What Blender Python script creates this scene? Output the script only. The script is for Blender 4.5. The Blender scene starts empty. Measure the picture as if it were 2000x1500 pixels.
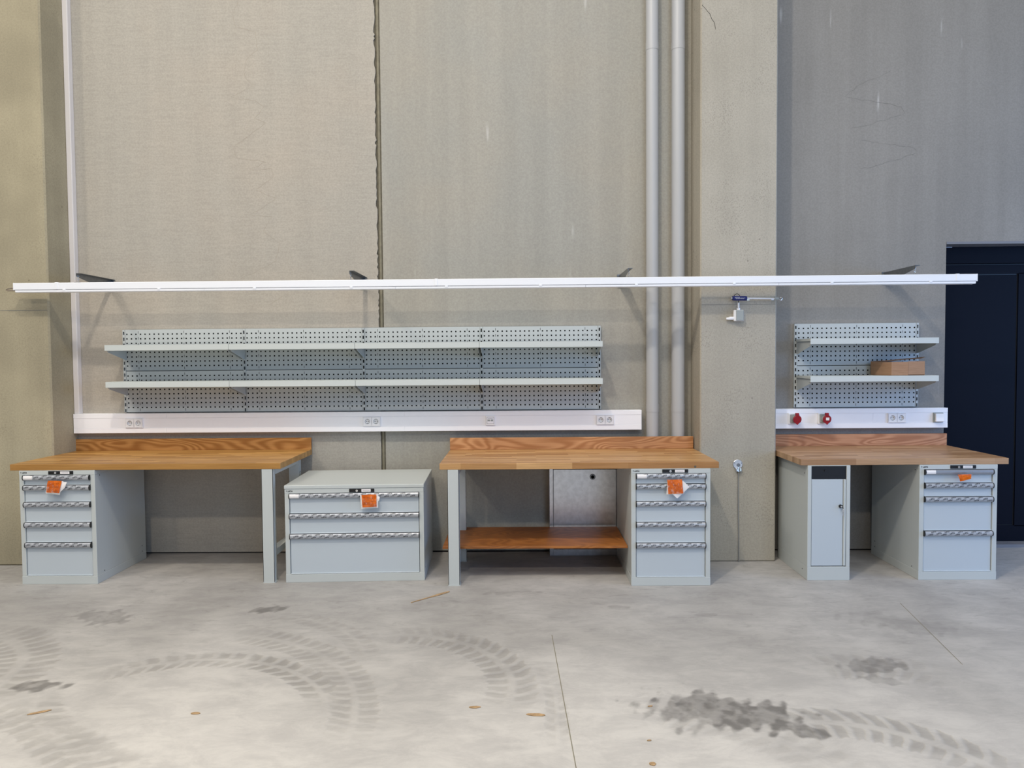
import bpy, bmesh, math, random
import numpy as np
from mathutils import Matrix, Vector
random.seed(7)
PI = math.pi
scene = bpy.context.scene
COL = scene.collection

# ------------------------------------------------------------------ camera
def make_camera():
    p, r, yw = 0.0371, 0.0081, -0.0131
    def to_world(v):
        x, dep, up = v
        yy = dep * math.cos(p) + up * math.sin(p)
        zz = -dep * math.sin(p) + up * math.cos(p)
        return Vector((x * math.cos(yw) + yy * math.sin(yw), -x * math.sin(yw) + yy * math.cos(yw), zz))
    right = to_world((math.cos(r), 0, -math.sin(r)))
    up = to_world((math.sin(r), 0, math.cos(r)))
    fwd = to_world((0, 1, 0))
    cam = bpy.data.cameras.new('camera')
    cam.sensor_width = 36
    cam.lens = 1390 / 2000 * 36
    cam.clip_start = 0.05
    o = bpy.data.objects.new('camera', cam)
    COL.objects.link(o)
    m = Matrix((right, up, -fwd)).transposed().to_4x4()
    m.translation = Vector((0, -5.9355, 1.6454))
    o.matrix_world = m
    scene.camera = o
make_camera()

# ------------------------------------------------------------------ light
world = bpy.data.worlds.new('hall_daylight')
scene.world = world
world.use_nodes = True
bg = world.node_tree.nodes['Background']
bg.inputs[0].default_value = (0.86, 0.93, 1.0, 1)
bg.inputs[1].default_value = 0.13

def area(name, loc, target, power, col, sx, sy=None, shape=None):
    l = bpy.data.lights.new(name, 'AREA')
    l.energy = power
    l.color = col
    l.size = sx
    if sy:
        l.shape = 'RECTANGLE'; l.size_y = sy
    else:
        l.shape = 'DISK'
    o = bpy.data.objects.new(name, l)
    COL.objects.link(o)
    o.location = loc
    o.rotation_euler = (Vector(target) - Vector(loc)).to_track_quat('-Z', 'Y').to_euler()
    return o
WARM = (1.0, 0.90, 0.76)
# rooflight band of the hall, overhead
area('rooflight', (-2.4, -6.0, 9.5), (-2.4, -6.0, 0), 1200, (1.0, 0.975, 0.94), 16.0, 8.0)
# high bay lamps of the hall: near row and far row, hung at 7.2 m
area('high_bay_lamp', (-1.3, -4.6, 7.2), (-1.3, -3.4, 0), 225, WARM, 0.32)
area('high_bay_lamp', (-5.5, -4.6, 7.2), (-5.2, -3.4, 0), 125, WARM, 0.32)
area('high_bay_lamp', (-1.3, -10.3, 7.2), (-1.3, -6, 0), 200, WARM, 0.32)
area('high_bay_lamp', (-5.5, -10.3, 7.2), (-5.5, -6, 0), 110, WARM, 0.32)
# added cool area lights: bluish fill from the front right and from the right
area('cool_front_fill', (5.2, -14.5, 4.8), (3.2, 0.0, 1.2), 520, (0.48, 0.68, 1.0), 5.0, 8.0)
area('cool_side_fill', (8.0, -3.2, 1.9), (3.4, -2.2, -0.6), 270, (0.26, 0.50, 1.0), 3.0, 3.0)

scene.view_settings.view_transform = 'Standard'
scene.view_settings.look = 'None'
scene.view_settings.exposure = -0.4
scene.view_settings.gamma = 1.0
scene.view_settings.use_curve_mapping = False

# ------------------------------------------------------------------ mesh helpers
class MB:
    def __init__(s):
        s.v = []; s.f = []
    def add(s, vs, fs):
        n = len(s.v)
        s.v += [tuple(v) for v in vs]
        s.f += [tuple(i + n for i in f) for f in fs]
        return s
    def box(s, x0, x1, y0, y1, z0, z1):
        vs = [(x0, y0, z0), (x1, y0, z0), (x1, y1, z0), (x0, y1, z0), (x0, y0, z1), (x1, y0, z1), (x1, y1, z1), (x0, y1, z1)]
        return s.add(vs, [(0, 3, 2, 1), (4, 5, 6, 7), (0, 1, 5, 4), (1, 2, 6, 5), (2, 3, 7, 6), (3, 0, 4, 7)])
    def prism(s, poly, axis, a, b):
        n = len(poly)
        def P(u, v, w):
            return {'x': (w, u, v), 'y': (u, w, v), 'z': (u, v, w)}[axis]
        vs = [P(u, v, a) for u, v in poly] + [P(u, v, b) for u, v in poly]
        fs = [tuple(range(n))[::-1], tuple(range(n, 2 * n))]
        fs += [(i, (i + 1) % n, n + (i + 1) % n, n + i) for i in range(n)]
        return s.add(vs, fs)
    def cyl(s, p0, p1, r0, r1=None, n=20, cap=True):
        r1 = r0 if r1 is None else r1
        p0 = Vector(p0); p1 = Vector(p1)
        d = (p1 - p0).normalized()
        a = d.orthogonal().normalized(); b = d.cross(a)
        vs = []
        for p, r in ((p0, r0), (p1, r1)):
            for i in range(n):
                t = 2 * PI * i / n
                vs.append(p + a * (r * math.cos(t)) + b * (r * math.sin(t)))
        fs = [(i, (i + 1) % n, n + (i + 1) % n, n + i) for i in range(n)]
        if cap:
            fs += [tuple(range(n))[::-1], tuple(range(n, 2 * n))]
        return s.add(vs, fs)
    def tube(s, pts, r, n=8, closed=False):
        pts = [Vector(p) for p in pts]
        m = len(pts)
        base = len(s.v)
        prev = None
        for i, p in enumerate(pts):
            if closed:
                d = pts[(i + 1) % m] - pts[i - 1]
            else:
                d = pts[min(i + 1, m - 1)] - pts[max(i - 1, 0)]
            d.normalize()
            a = d.orthogonal() if prev is None else prev - d * prev.dot(d)
            a.normalize(); prev = a
            b = d.cross(a)
            for k in range(n):
                t = 2 * PI * k / n
                s.v.append(tuple(p + a * (r * math.cos(t)) + b * (r * math.sin(t))))
        for i in range(m if closed else m - 1):
            for k in range(n):
                i2 = (i + 1) % m
                s.f.append((base + i * n + k, base + i * n + (k + 1) % n, base + i2 * n + (k + 1) % n, base + i2 * n + k))
        if not closed:
            s.f.append(tuple(base + k for k in range(n))[::-1])
            s.f.append(tuple(base + (m - 1) * n + k for k in range(n)))
        return s
    def mesh(s, name, mat, bevel=0, smooth=False, org=None, seg=1):
        me = bpy.data.meshes.new(name)
        vs = s.v if org is None else [(v[0] - org[0], v[1] - org[1], v[2] - org[2]) for v in s.v]
        me.from_pydata(vs, [], s.f)
        bm = bmesh.new(); bm.from_mesh(me)
        bmesh.ops.recalc_face_normals(bm, faces=bm.faces)
        if bevel:
            es = [e for e in bm.edges if len(e.link_faces) == 2 and e.calc_face_angle(0) > 0.6]
            bmesh.ops.bevel(bm, geom=es, offset=bevel, segments=seg, profile=0.5, affect='EDGES', clamp_overlap=True)
        if smooth:
            for f in bm.faces:
                f.smooth = True
            for e in bm.edges:
                if len(e.link_faces) == 2 and e.calc_face_angle(0) > 0.7:
                    e.smooth = False
        bm.to_mesh(me); bm.free()
        me.materials.append(mat)
        return me
    def build(s, name, mat, parent=None, bevel=0, smooth=False, org=None, seg=1):
        if org is None and parent is not None and parent.get('_org'):
            org = parent['_org']
        return link(name, s.mesh(name, mat, bevel, smooth, org, seg), parent)

def link(name, me, parent=None, loc=None):
    o = bpy.data.objects.new(name, me)
    COL.objects.link(o)
    if parent is not None:
        o.parent = parent
    if loc is not None:
        o.location = loc
    return o

def thing(name, label, cat, loc=(0, 0, 0), rz=0, group=None, world_parts=False):
    o = bpy.data.objects.new(name, None)
    o.empty_display_size = 0.05
    COL.objects.link(o)
    o.location = loc
    o.rotation_euler = (0, 0, rz)
    tag(o, label, cat, group)
    if world_parts:
        ORG[o.name] = tuple(loc)
    return o
ORG = {}
def tag(o, label, cat, group=None):
    o['label'] = label; o['category'] = cat
    if group:
        o['group'] = group
    return o
def structure(o, label=None):
    o['kind'] = 'structure'
    if label:
        o['label'] = label
    return o
def B(mb, name, mat, parent, bevel=0, smooth=False, seg=1, top=None):
    """build a part given in world coordinates under a thing"""
    return mb.build(name, mat, parent, bevel, smooth, ORG.get((top or parent).name), seg)
def stuff(o):
    o['kind'] = 'stuff'
    return o
def copy_tree(o, parent=None):
    c = o.copy(); COL.objects.link(c); c.parent = parent
    for ch in list(o.children):
        copy_tree(ch, c)
    return c

# ------------------------------------------------------------------ materials
def srgb(r, g, b):
    def f(c):
        c /= 255
        return c / 12.92 if c <= 0.04045 else ((c + 0.055) / 1.055) ** 2.4
    return (f(r), f(g), f(b), 1)
class NT:
    def __init__(s, name):
        s.m = bpy.data.materials.new(name); s.m.use_nodes = True
        s.t = s.m.node_tree; s.b = s.t.nodes['Principled BSDF']
        s.out = s.t.nodes['Material Output']
    def n(s, typ, **kw):
        nd = s.t.nodes.new(typ)
        for k, v in kw.items():
            if k.startswith('i_'):
                key = k[2:]
                nd.inputs[int(key) if key.isdigit() else key].default_value = v
            else:
                setattr(nd, k, v)
        return nd
    def l(s, a, b):
        s.t.links.new(a, b)
    def math(s, op, a, b=None, c=None, clamp=False):
        nd = s.t.nodes.new('ShaderNodeMath'); nd.operation = op; nd.use_clamp = clamp
        for i, v in enumerate((a, b, c)):
            if v is None: continue
            if isinstance(v, (int, float)): nd.inputs[i].default_value = v
            else: s.l(v, nd.inputs[i])
        return nd.outputs[0]
    def coords(s, sx=1, sy=1, sz=1, loc=(0, 0, 0), kind='Object'):
        tc = s.n('ShaderNodeTexCoord'); mp = s.n('ShaderNodeMapping')
        s.l(tc.outputs[kind], mp.inputs[0])
        mp.inputs['Scale'].default_value = (sx, sy, sz); mp.inputs['Location'].default_value = loc
        return mp.outputs[0]
    def noise(s, vec, scale, detail=4, rough=0.55, dist=0.0):
        nd = s.n('ShaderNodeTexNoise'); nd.inputs['Scale'].default_value = scale
        nd.inputs['Detail'].default_value = detail; nd.inputs['Roughness'].default_value = rough
        nd.inputs['Distortion'].default_value = dist
        s.l(vec, nd.inputs['Vector'])
        return nd.outputs['Fac']
    def ramp(s, fac, a, b, lo=0.0, hi=1.0, smooth=True):
        nd = s.n('ShaderNodeMapRange'); nd.interpolation_type = 'SMOOTHSTEP' if smooth else 'LINEAR'
        s.l(fac, nd.inputs['Value'])
        nd.inputs['From Min'].default_value = a; nd.inputs['From Max'].default_value = b
        nd.inputs['To Min'].default_value = lo; nd.inputs['To Max'].default_value = hi
        return nd.outputs['Result']
    def mix(s, fac, a, b, blend='MIX'):
        nd = s.n('ShaderNodeMix'); nd.data_type = 'RGBA'; nd.blend_type = blend
        for sock, v in ((nd.inputs[0], fac), (nd.inputs[6], a), (nd.inputs[7], b)):
            if isinstance(v, (int, float)): sock.default_value = v
            elif isinstance(v, tuple): sock.default_value = v
            else: s.l(v, sock)
        return nd.outputs[2]
    def bump(s, h, strength=0.2, dist=0.01):
        nd = s.n('ShaderNodeBump'); nd.inputs['Strength'].default_value = strength; nd.inputs['Distance'].default_value = dist
        s.l(h, nd.inputs['Height']); s.l(nd.outputs[0], s.b.inputs['Normal'])
    def set(s, **kw):
        for k, v in kw.items():
            s.b.inputs[k.replace('_', ' ')].default_value = v
        return s

def plain(name, col, rough=0.5, metal=0.0, var=0.0, scale=30, spec=0.5):
    t = NT(name)
    t.set(Roughness=rough, Metallic=metal)
    t.b.inputs['Specular IOR Level'].default_value = spec
    if var:
        n = t.noise(t.coords(), scale, 3)
        f = t.ramp(n, 0.3, 0.7, 1 - var, 1 + var, False)
        t.l(t.mix(1.0, col, t.comb(f), 'MULTIPLY') if hasattr(t, 'comb') else t.mix(t.ramp(n, 0.3, 0.7), tuple(c * (1 - var) for c in col[:3]) + (1,), tuple(min(1, c * (1 + var)) for c in col[:3]) + (1,)), t.b.inputs['Base Color'])
    else:
        t.b.inputs['Base Color'].default_value = col
    return t.m

def scale_col(c, k):
    return tuple(min(1.0, x * k) for x in c[:3]) + (1,)

def concrete(name, base, alt, pit=0.0, streak=0.12, white=0.0, hstr=0.0, bump=0.12, seed=0):
    t = NT(name)
    co = t.coords(loc=(seed, seed * 1.7, seed * 0.3))
    big = t.noise(co, 0.9, 3, 0.6)
    c = t.mix(t.ramp(big, 0.32, 0.68), base, alt)
    st = t.noise(t.coords(5, 5, 0.22, loc=(seed, 0, 0)), 1.6, 3, 0.6)
    c = t.mix(1.0, c, t.mix(t.ramp(st, 0.3, 0.72), scale_col((1, 1, 1), 1 - streak), (1, 1, 1, 1)), 'MULTIPLY')
    fine = t.noise(co, 75, 2, 0.7)
    c = t.mix(1.0, c, t.mix(t.ramp(fine, 0.3, 0.7), (0.9, 0.9, 0.9, 1), (1.03, 1.03, 1.02, 1)), 'MULTIPLY')
    if hstr:
        hs = t.noise(t.coords(6, 6, 60), 1.0, 3, 0.6, 0.6)
        c = t.mix(1.0, c, t.mix(t.ramp(hs, 0.3, 0.7), scale_col((1, 1, 1), 1 - hstr), (1, 1, 1, 1)), 'MULTIPLY')
    if pit:
        v = t.n('ShaderNodeTexVoronoi'); v.inputs['Scale'].default_value = 85
        t.l(t.coords(1, 1, 0.7), v.inputs['Vector'])
        dens = t.noise(co, 3.5, 3)
        rad = t.ramp(dens, 0.35, 0.7, 0.10, 0.38)
        m = t.math('LESS_THAN', v.outputs['Distance'], rad)
        m = t.math('MULTIPLY', m, pit)
        c = t.mix(m, c, scale_col(base, 0.55))
        v2 = t.n('ShaderNodeTexVoronoi'); v2.inputs['Scale'].default_value = 5
        t.l(co, v2.inputs['Vector'])
        c = t.mix(t.math('MULTIPLY', t.math('LESS_THAN', v2.outputs['Distance'], 0.045), 0.6), c, scale_col(base, 0.4))
    if white:
        w = t.n('ShaderNodeTexVoronoi'); w.inputs['Scale'].default_value = 1.0
        t.l(t.coords(5.2, 5.2, 0.8, loc=(seed * 3.1, 0, seed)), w.inputs['Vector'])
        wn = t.noise(t.coords(70, 70, 5), 1.0, 3)
        f = t.ramp(t.math('ADD', w.outputs['Distance'], t.math('MULTIPLY', wn, 0.12)), 0.06, 0.15, white, 0.0)
        c = t.mix(f, c, (0.75, 0.74, 0.72, 1))
    t.l(c, t.b.inputs['Base Color'])
    t.set(Roughness=0.85)
    t.b.inputs['Specular IOR Level'].default_value = 0.25
    if hstr:
        t.bump(hs, bump, 0.004)
    return t.m

M = {}
M['wall_left'] = concrete('concrete_panel_light', srgb(181, 173, 161), srgb(176, 171, 161), streak=0.05, hstr=0.07, seed=1)
M['wall_mid'] = concrete('concrete_panel_beige', srgb(170, 165, 154), srgb(165, 163, 155), streak=0.08, white=0.35, seed=4)
M['wall_right'] = concrete('concrete_panel_grey', srgb(144, 141, 136), srgb(150, 147, 142), streak=0.09, white=0.4, seed=8)
M['pillar_r'] = concrete('concrete_pillar_pitted', srgb(182, 176, 163), srgb(172, 166, 153), pit=0.45, streak=0.06, seed=11)
M['pillar_l'] = concrete('concrete_pillar_yellowish', srgb(176, 167, 142), srgb(154, 146, 124), pit=0.35, streak=0.07, seed=15)
M['sealant'] = plain('joint_sealant', srgb(128, 122, 104), 0.9, var=0.12, scale=20)
M['joint_dark'] = plain('joint_mortar_dark', srgb(92, 87, 74), 0.95, var=0.2, scale=40)
M['crack'] = plain('crack_line', srgb(160, 152, 139), 0.9)
M['crack_grey'] = plain('crack_line_grey', srgb(122, 120, 115), 0.9)
M['gap'] = plain('shadow_gap', srgb(40, 38, 36), 0.95)
M['paint'] = plain('light_grey_paint', srgb(190, 195, 193), 0.42)
M['paint_front'] = plain('drawer_grey_paint', srgb(186, 195, 201), 0.45)
M['peg'] = plain('perforated_sheet_paint', srgb(192, 197, 196), 0.40)
M['shelfpaint'] = plain('shelf_grey_paint', srgb(200, 206, 203), 0.42)
M['white'] = plain('white_plastic', srgb(246, 246, 248), 0.4)
M['trunk2'] = plain('trunking_cream', srgb(224, 219, 217), 0.42)
M['lumwhite'] = plain('white_enamel', srgb(238, 240, 244), 0.35)
M['trunk'] = plain('trunking_white', srgb(252, 252, 255), 0.38)
M['line'] = plain('shadow_groove', srgb(150, 148, 152), 0.7)
M['black'] = plain('black_plastic', srgb(14, 14, 16), 0.4)
M['dark'] = plain('dark_interior', srgb(10, 10, 11), 0.9, spec=0.1)
M['film'] = plain('printed_protective_film', srgb(176, 179, 184), 0.30, var=0.05, scale=60, metal=0.15)
M['alu'] = plain('aluminium_grip', srgb(166, 170, 178), 0.3, metal=0.55)
M['ink'] = plain('dark_ink', srgb(16, 17, 22), 0.6, spec=0.2)
M['ink2'] = plain('grey_ink', srgb(104, 108, 118), 0.5)
M['chrome'] = plain('chrome', srgb(215, 217, 220), 0.18, metal=1.0)
M['steel'] = plain('galvanised_steel', srgb(214, 217, 222), 0.30, metal=0.85, var=0.08, scale=25)
M['darksteel'] = plain('bracket_steel', srgb(128, 132, 136), 0.38, metal=0.85, var=0.1, scale=30)
M['rod'] = plain('rod_highlight', srgb(230, 230, 232), 0.22, metal=0.35)  # pale base colour carries the highlight of the chrome rod
M['red'] = plain('red_plastic', srgb(150, 14, 26), 0.35)
M['greyplastic'] = plain('grey_plastic', srgb(158, 164, 162), 0.5)
M['blue'] = plain('blue_sleeve', srgb(20, 34, 110), 0.4)
M['pipe'] = plain('grey_pipe_plastic', srgb(180, 182, 185), 0.38)
M['navy'] = plain('navy_door_paint', srgb(9, 12, 24), 0.55, spec=0.1)
M['navy_dark'] = plain('navy_door_groove', srgb(8, 9, 13), 0.5)
M['cable'] = plain('brown_cable', srgb(112, 100, 92), 0.6)
M['cord'] = plain('grey_conduit', srgb(138, 138, 136), 0.5)
M['chip'] = plain('wood_chip', srgb(170, 140, 102), 0.8, var=0.2, scale=60)
M['paper'] = plain('white_paper', srgb(238, 234, 232), 0.7)
M['lintel'] = plain('lintel_profile', srgb(120, 120, 124), 0.5)

def cardboard():
    t = NT('cardboard')
    n = t.noise(t.coords(3, 3, 60), 3, 3)
    t.l(t.mix(t.ramp(n, 0.3, 0.7), srgb(154, 120, 92), srgb(168, 132, 104)), t.b.inputs['Base Color'])
    t.set(Roughness=0.8)
    return t.m
M['card'] = cardboard()
def orange():
    t = NT('orange_leaflet_paper')
    n = t.noise(t.coords(), 35, 4)
    t.l(t.mix(t.ramp(n, 0.35, 0.65), srgb(206, 92, 4), srgb(228, 112, 8)), t.b.inputs['Base Color'])
    t.set(Roughness=0.5)
    t.b.inputs['Specular IOR Level'].default_value = 0.2
    return t.m
M['orange'] = orange()
M['orange_ink'] = plain('leaflet_print', srgb(150, 62, 6), 0.5)
def clear():
    t = NT('clear_plastic_bag')
    tr = t.n('ShaderNodeBsdfTransparent'); gl = t.n('ShaderNodeBsdfGlossy'); gl.inputs['Roughness'].default_value = 0.12
    mx = t.n('ShaderNodeMixShader')
    n = t.noise(t.coords(), 45, 3)
    t.l(t.ramp(n, 0.52, 0.76, 0.02, 0.28), mx.inputs[0])
    t.l(tr.outputs[0], mx.inputs[1]); t.l(gl.outputs[0], mx.inputs[2])
    t.l(mx.outputs[0], t.out.inputs['Surface'])
    return t.m
M['clear'] = clear()

def beech(name, seed, lo, hi):
    t = NT(name)
    co = t.coords(loc=(seed, seed, 0))
    br = t.n('ShaderNodeTexBrick')
    br.offset = 0.37; br.offset_frequency = 2; br.squash = 1.25; br.squash_frequency = 3
    br.inputs['Color1'].default_value = (0, 0, 0, 1); br.inputs['Color2'].default_value = (1, 1, 1, 1)
    br.inputs['Mortar'].default_value = (0.35, 0.35, 0.35, 1)
    br.inputs['Scale'].default_value = 1.0; br.inputs['Mortar Size'].default_value = 0.0004
    br.inputs['Brick Width'].default_value = 0.40; br.inputs['Row Height'].default_value = 0.043
    t.l(co, br.inputs['Vector'])
    tone = t.noise(t.coords(1.3, 14, 9, loc=(seed, 0, 0)), 1.0, 2)
    f = t.math('ADD', t.math('MULTIPLY', br.outputs['Color'], 0.62), t.math('MULTIPLY', tone, 0.45))
    c = t.mix(t.ramp(f, 0.18, 0.86, smooth=False), lo, hi)
    g = t.noise(t.coords(3, 90, 90), 1.6, 4, 0.6, 0.3)
    c = t.mix(1.0, c, t.mix(t.ramp(g, 0.3, 0.7), (0.86, 0.83, 0.80, 1), (1.04, 1.04, 1.04, 1)), 'MULTIPLY')
    t.l(c, t.b.inputs['Base Color'])
    t.set(Roughness=0.38)
    t.b.inputs['Specular IOR Level'].default_value = 0.4
    return t.m
M['beech1'] = beech('beech_block_oak_tone', 0.0, srgb(146, 102, 46), srgb(202, 156, 92))
M['beech2'] = beech('beech_block_b', 3.3, srgb(158, 112, 64), srgb(206, 164, 112))
M['beech3'] = beech('beech_block_c', 7.1, srgb(148, 112, 80), srgb(192, 158, 124))
def plywood(name, c1, c2, seed):
    t = NT(name)
    fig = t.noise(t.coords(1.5, 4, 6.5, loc=(seed, 0, seed * 0.37)), 1.0, 1, 0.4, 0.5)
    ring = t.math('MULTIPLY_ADD', t.math('SINE', t.math('MULTIPLY', fig, 95.0)), 0.5, 0.5)
    n = t.noise(t.coords(3, 60, 60), 1.5, 4)
    f = t.math('ADD', t.math('MULTIPLY', ring, 0.40), t.math('MULTIPLY', n, 0.45))
    c = t.mix(t.ramp(f, 0.12, 0.75), c1, c2)
    big = t.noise(t.coords(1.2, 1, 1, loc=(seed, 0, 0)), 1.2, 2)
    c = t.mix(1.0, c, t.mix(t.ramp(big, 0.3, 0.7), (0.85, 0.82, 0.8, 1), (1.05, 1.05, 1.05, 1)), 'MULTIPLY')
    t.l(c, t.b.inputs['Base Color']); t.set(Roughness=0.45)
    return t.m
M['ply1'] = plywood('backboard_wood_a', srgb(148, 98, 46), srgb(188, 138, 80), 0.6)
M['ply2'] = plywood('backboard_wood_b', srgb(168, 114, 68), srgb(206, 154, 106), 2.9)
M['ply3'] = plywood('backboard_wood_c', srgb(168, 114, 78), srgb(204, 152, 114), 5.2)
M['plyshelf'] = plywood('shelf_wood', srgb(140, 84, 34), srgb(168, 106, 48), 8.4)

# ---- floor with dust, tyre tracks and damp stains
def floor_material():
    t = NT('dusty_concrete_floor')
    co = t.coords(kind='Object')
    sp = t.n('ShaderNodeSeparateXYZ'); t.l(co, sp.inputs[0])
    Y = sp.outputs[1]
    tr = t.n('ShaderNodeAttribute', attribute_name='track').outputs['Fac']
    st = t.n('ShaderNodeAttribute', attribute_name='stain').outputs['Fac']
    big = t.noise(co, 0.8, 4, 0.6, 0.3)
    c = t.mix(t.ramp(big, 0.3, 0.7), srgb(160, 157, 153), srgb(184, 181, 177))
    pale_mix = t.math('MULTIPLY', t.ramp(Y, -1.2, -3.3), t.ramp(big, 0.25, 0.6, 0.6, 1.0))  # pale dust, denser toward the front
    pale_mix = t.math('MULTIPLY', pale_mix, t.ramp(sp.outputs[0], 0.2, 3.0, 1.0, 0.45))  # pale tone made weaker toward the right
    c = t.mix(pale_mix, c, srgb(207, 203, 196))
    swirl = t.noise(t.coords(1.0, 1.9, 1), 3.4, 9, 0.76, 0.4)
    c = t.mix(t.ramp(swirl, 0.34, 0.66, 1.0, 0.0), c, t.mix(1.0, c, (0.81, 0.81, 0.82, 1), 'MULTIPLY'))
    scuff = t.noise(t.coords(3.0, 9.0, 1), 2.2, 5, 0.7, 0.8)
    c = t.mix(t.math('MULTIPLY', t.ramp(scuff, 0.52, 0.74), t.ramp(Y, -2.6, -1.0, 0.12, 0.42)), c, srgb(118, 115, 111))
    c = t.mix(t.math('MULTIPLY', tr, 0.52), c, srgb(112, 108, 102))
    c = t.mix(t.math('MULTIPLY', st, 0.80), c, srgb(82, 79, 76))
    t.l(c, t.b.inputs['Base Color'])
    t.l(t.ramp(st, 0, 1, 0.62, 0.45), t.b.inputs['Roughness'])
    t.b.inputs['Specular IOR Level'].default_value = 0.35
    t.bump(t.math('MULTIPLY', tr, -1.0), 0.5, 0.006)
    return t.m

def value_noise(x, y, scale, octaves, seed):
    """lattice noise in 0..1 for arrays of floor coordinates"""
    out = np.zeros_like(x); amp = 1.0; tot = 0.0
    for o in range(octaves):
        rs = np.random.RandomState(seed + o)
        lat = rs.rand(256, 256)
        u = x * scale * 2 ** o + 50.3; v = y * scale * 2 ** o + 70.7
        i = np.floor(u).astype(int); j = np.floor(v).astype(int)
        fu = u - i; fv = v - j
        fu = fu * fu * (3 - 2 * fu); fv = fv * fv * (3 - 2 * fv)
        g = lambda a, b: lat[(i + a) % 256, (j + b) % 256]
        out += amp * ((g(0, 0) * (1 - fu) + g(1, 0) * fu) * (1 - fv) + (g(0, 1) * (1 - fu) + g(1, 1) * fu) * fv)
        tot += amp; amp *= 0.5
    return out / tot
def sstep(v, a, b):
    t = np.clip((v - a) / (b - a), 0, 1)
    return t * t * (3 - 2 * t)

def floor_marks(x, y):
    """dusty prints of tractor tyres and dark damp patches"""
    wx = x + (value_noise(x, y, 7, 3, 1) - 0.5) * 0.022
    wy = y + (value_noise(x, y, 7, 3, 11) - 0.5) * 0.022
    tracks = [  # cx, cy, R, half width, from deg, to deg, pitch, strength, lean
        (-1.69, -2.90, 0.80, 0.090, 140, 15, 0.088, 0.95, 0.30),
        (-1.93, -2.89, 1.16, 0.115, 85, -8, 0.070, 0.55, 0.5),
        (-1.81, -2.40, 1.00, 0.085, 85, 15, 0.075, 0.38, 0.4),
        (-0.75, -2.45, 0.69, 0.130, 100, -22, 0.080, 0.72, -0.4),
        (-0.72, -2.00, 0.72, 0.085, 105, 10, 0.085, 0.32, 0.4),
        (-3.40, -2.45, 0.72, 0.190, 85, -15, 0.075, 0.70, 0.35),
        (-1.10, -1.69, 1.55, 0.120, -150, -105, 0.090, 0.55, 0.4),
        (-3.63, -6.06, 3.55, 0.090, 75, 52, 0.085, 0.48, 0.4),
        (1.30, -3.40, 0.62, 0.130, 115, 15, 0.085, 0.80, -0.5),
        (-2.545, -2.65, 2.70, 0.055, 12, -8, 0.075, 0.36, 0.0),
        (1.72, -2.95, 0.75, 0.150, 108, 50, 0.085, 0.45, 0.3),
        (0.40, -3.60, 0.95, 0.140, 80, 20, 0.090, 0.48, 0.4)]
    tr = np.zeros_like(x)
    for cx, cy, R, W, a0, a1, pitch, stg, lean in tracks:
        dx = wx - cx; dy = wy - cy
        d = np.hypot(dx, dy) - R
        am = math.radians((a0 + a1) / 2); ah = math.radians(abs(a0 - a1) / 2)
        rel = np.arctan2(dy * math.cos(am) - dx * math.sin(am), dx * math.cos(am) + dy * math.sin(am))
        rn = np.abs(d) / W
        fr = (rel * R / pitch + 0.5 * (d > 0) + d / W * lean + 0.12 * np.sin(rn * 5)) % 1.0
        lug = sstep(fr, 0.0, 0.10) * (1 - sstep(fr, 0.55, 0.80))
        lug = lug * (0.55 + 0.45 * fr)
        env = (1 - sstep(rn + 0.06 * np.sin(fr * 6.28), 0.93, 1.02)) * sstep(rn, 0.08, 0.25)
        fill = 0.28 * (1 - sstep(rn, 0.6, 1.0))
        end = 1 - sstep(np.abs(rel) / ah, 0.6, 1.0)
        tr = np.maximum(tr, (lug * env + fill) * end * stg)
    patch = 0.55 + 0.45 * sstep(value_noise(x, y, 4, 3, 31), 0.34, 0.58)
    tr = tr * patch
    stains = [  # cx, cy, a, b, rot deg, strength
        (0.95, -2.68, 0.40, 0.17, -20, 0.95), (0.80, -2.66, 0.24, 0.20, 10, 0.66), (1.24, -2.86, 0.13, 0.07, -25, 0.80),
        (1.86, -2.20, 0.20, 0.10, 5, 0.62), (1.80, -2.36, 0.13, 0.06, -10, 0.45),
        (-2.70, -1.45, 0.21, 0.13, -15, 0.50), (-1.65, -1.32, 0.13, 0.07, 20, 0.80),
        (-2.47, -2.42, 0.16, 0.08, 5, 0.85), (-0.05, -1.02, 0.25, 0.05, 0, 0.25), (2.3, -1.6, 0.3, 0.15, -20, 0.22), (0.62, -1.30, 0.10, 0.03, 0, 0.35), (1.15, -1.45, 0.09, 0.04, 0, 0.28)]
    sn = value_noise(x, y, 11, 4, 41)
    st = np.zeros_like(x)
    for cx, cy, a, b, rot, stg in stains:
        ca, sa = math.cos(math.radians(rot)), math.sin(math.radians(rot))
        dx = wx - cx; dy = wy - cy
        q = np.hypot((dx * ca + dy * sa) / a, (dy * ca - dx * sa) / b) + (sn - 0.5) * 1.05
        # rim broken by tread lugs
        q = q + 0.17 * np.sin((dx * 0.9 - dy * 0.45) * 78) * sstep(q, 0.45, 0.9)
        st = np.maximum(st, (1 - sstep(q, 0.68, 1.0)) * stg)
    st = st * (0.6 + 0.4 * sstep(value_noise(x, y, 24, 3, 61), 0.3, 0.7))
    return tr, st

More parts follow.
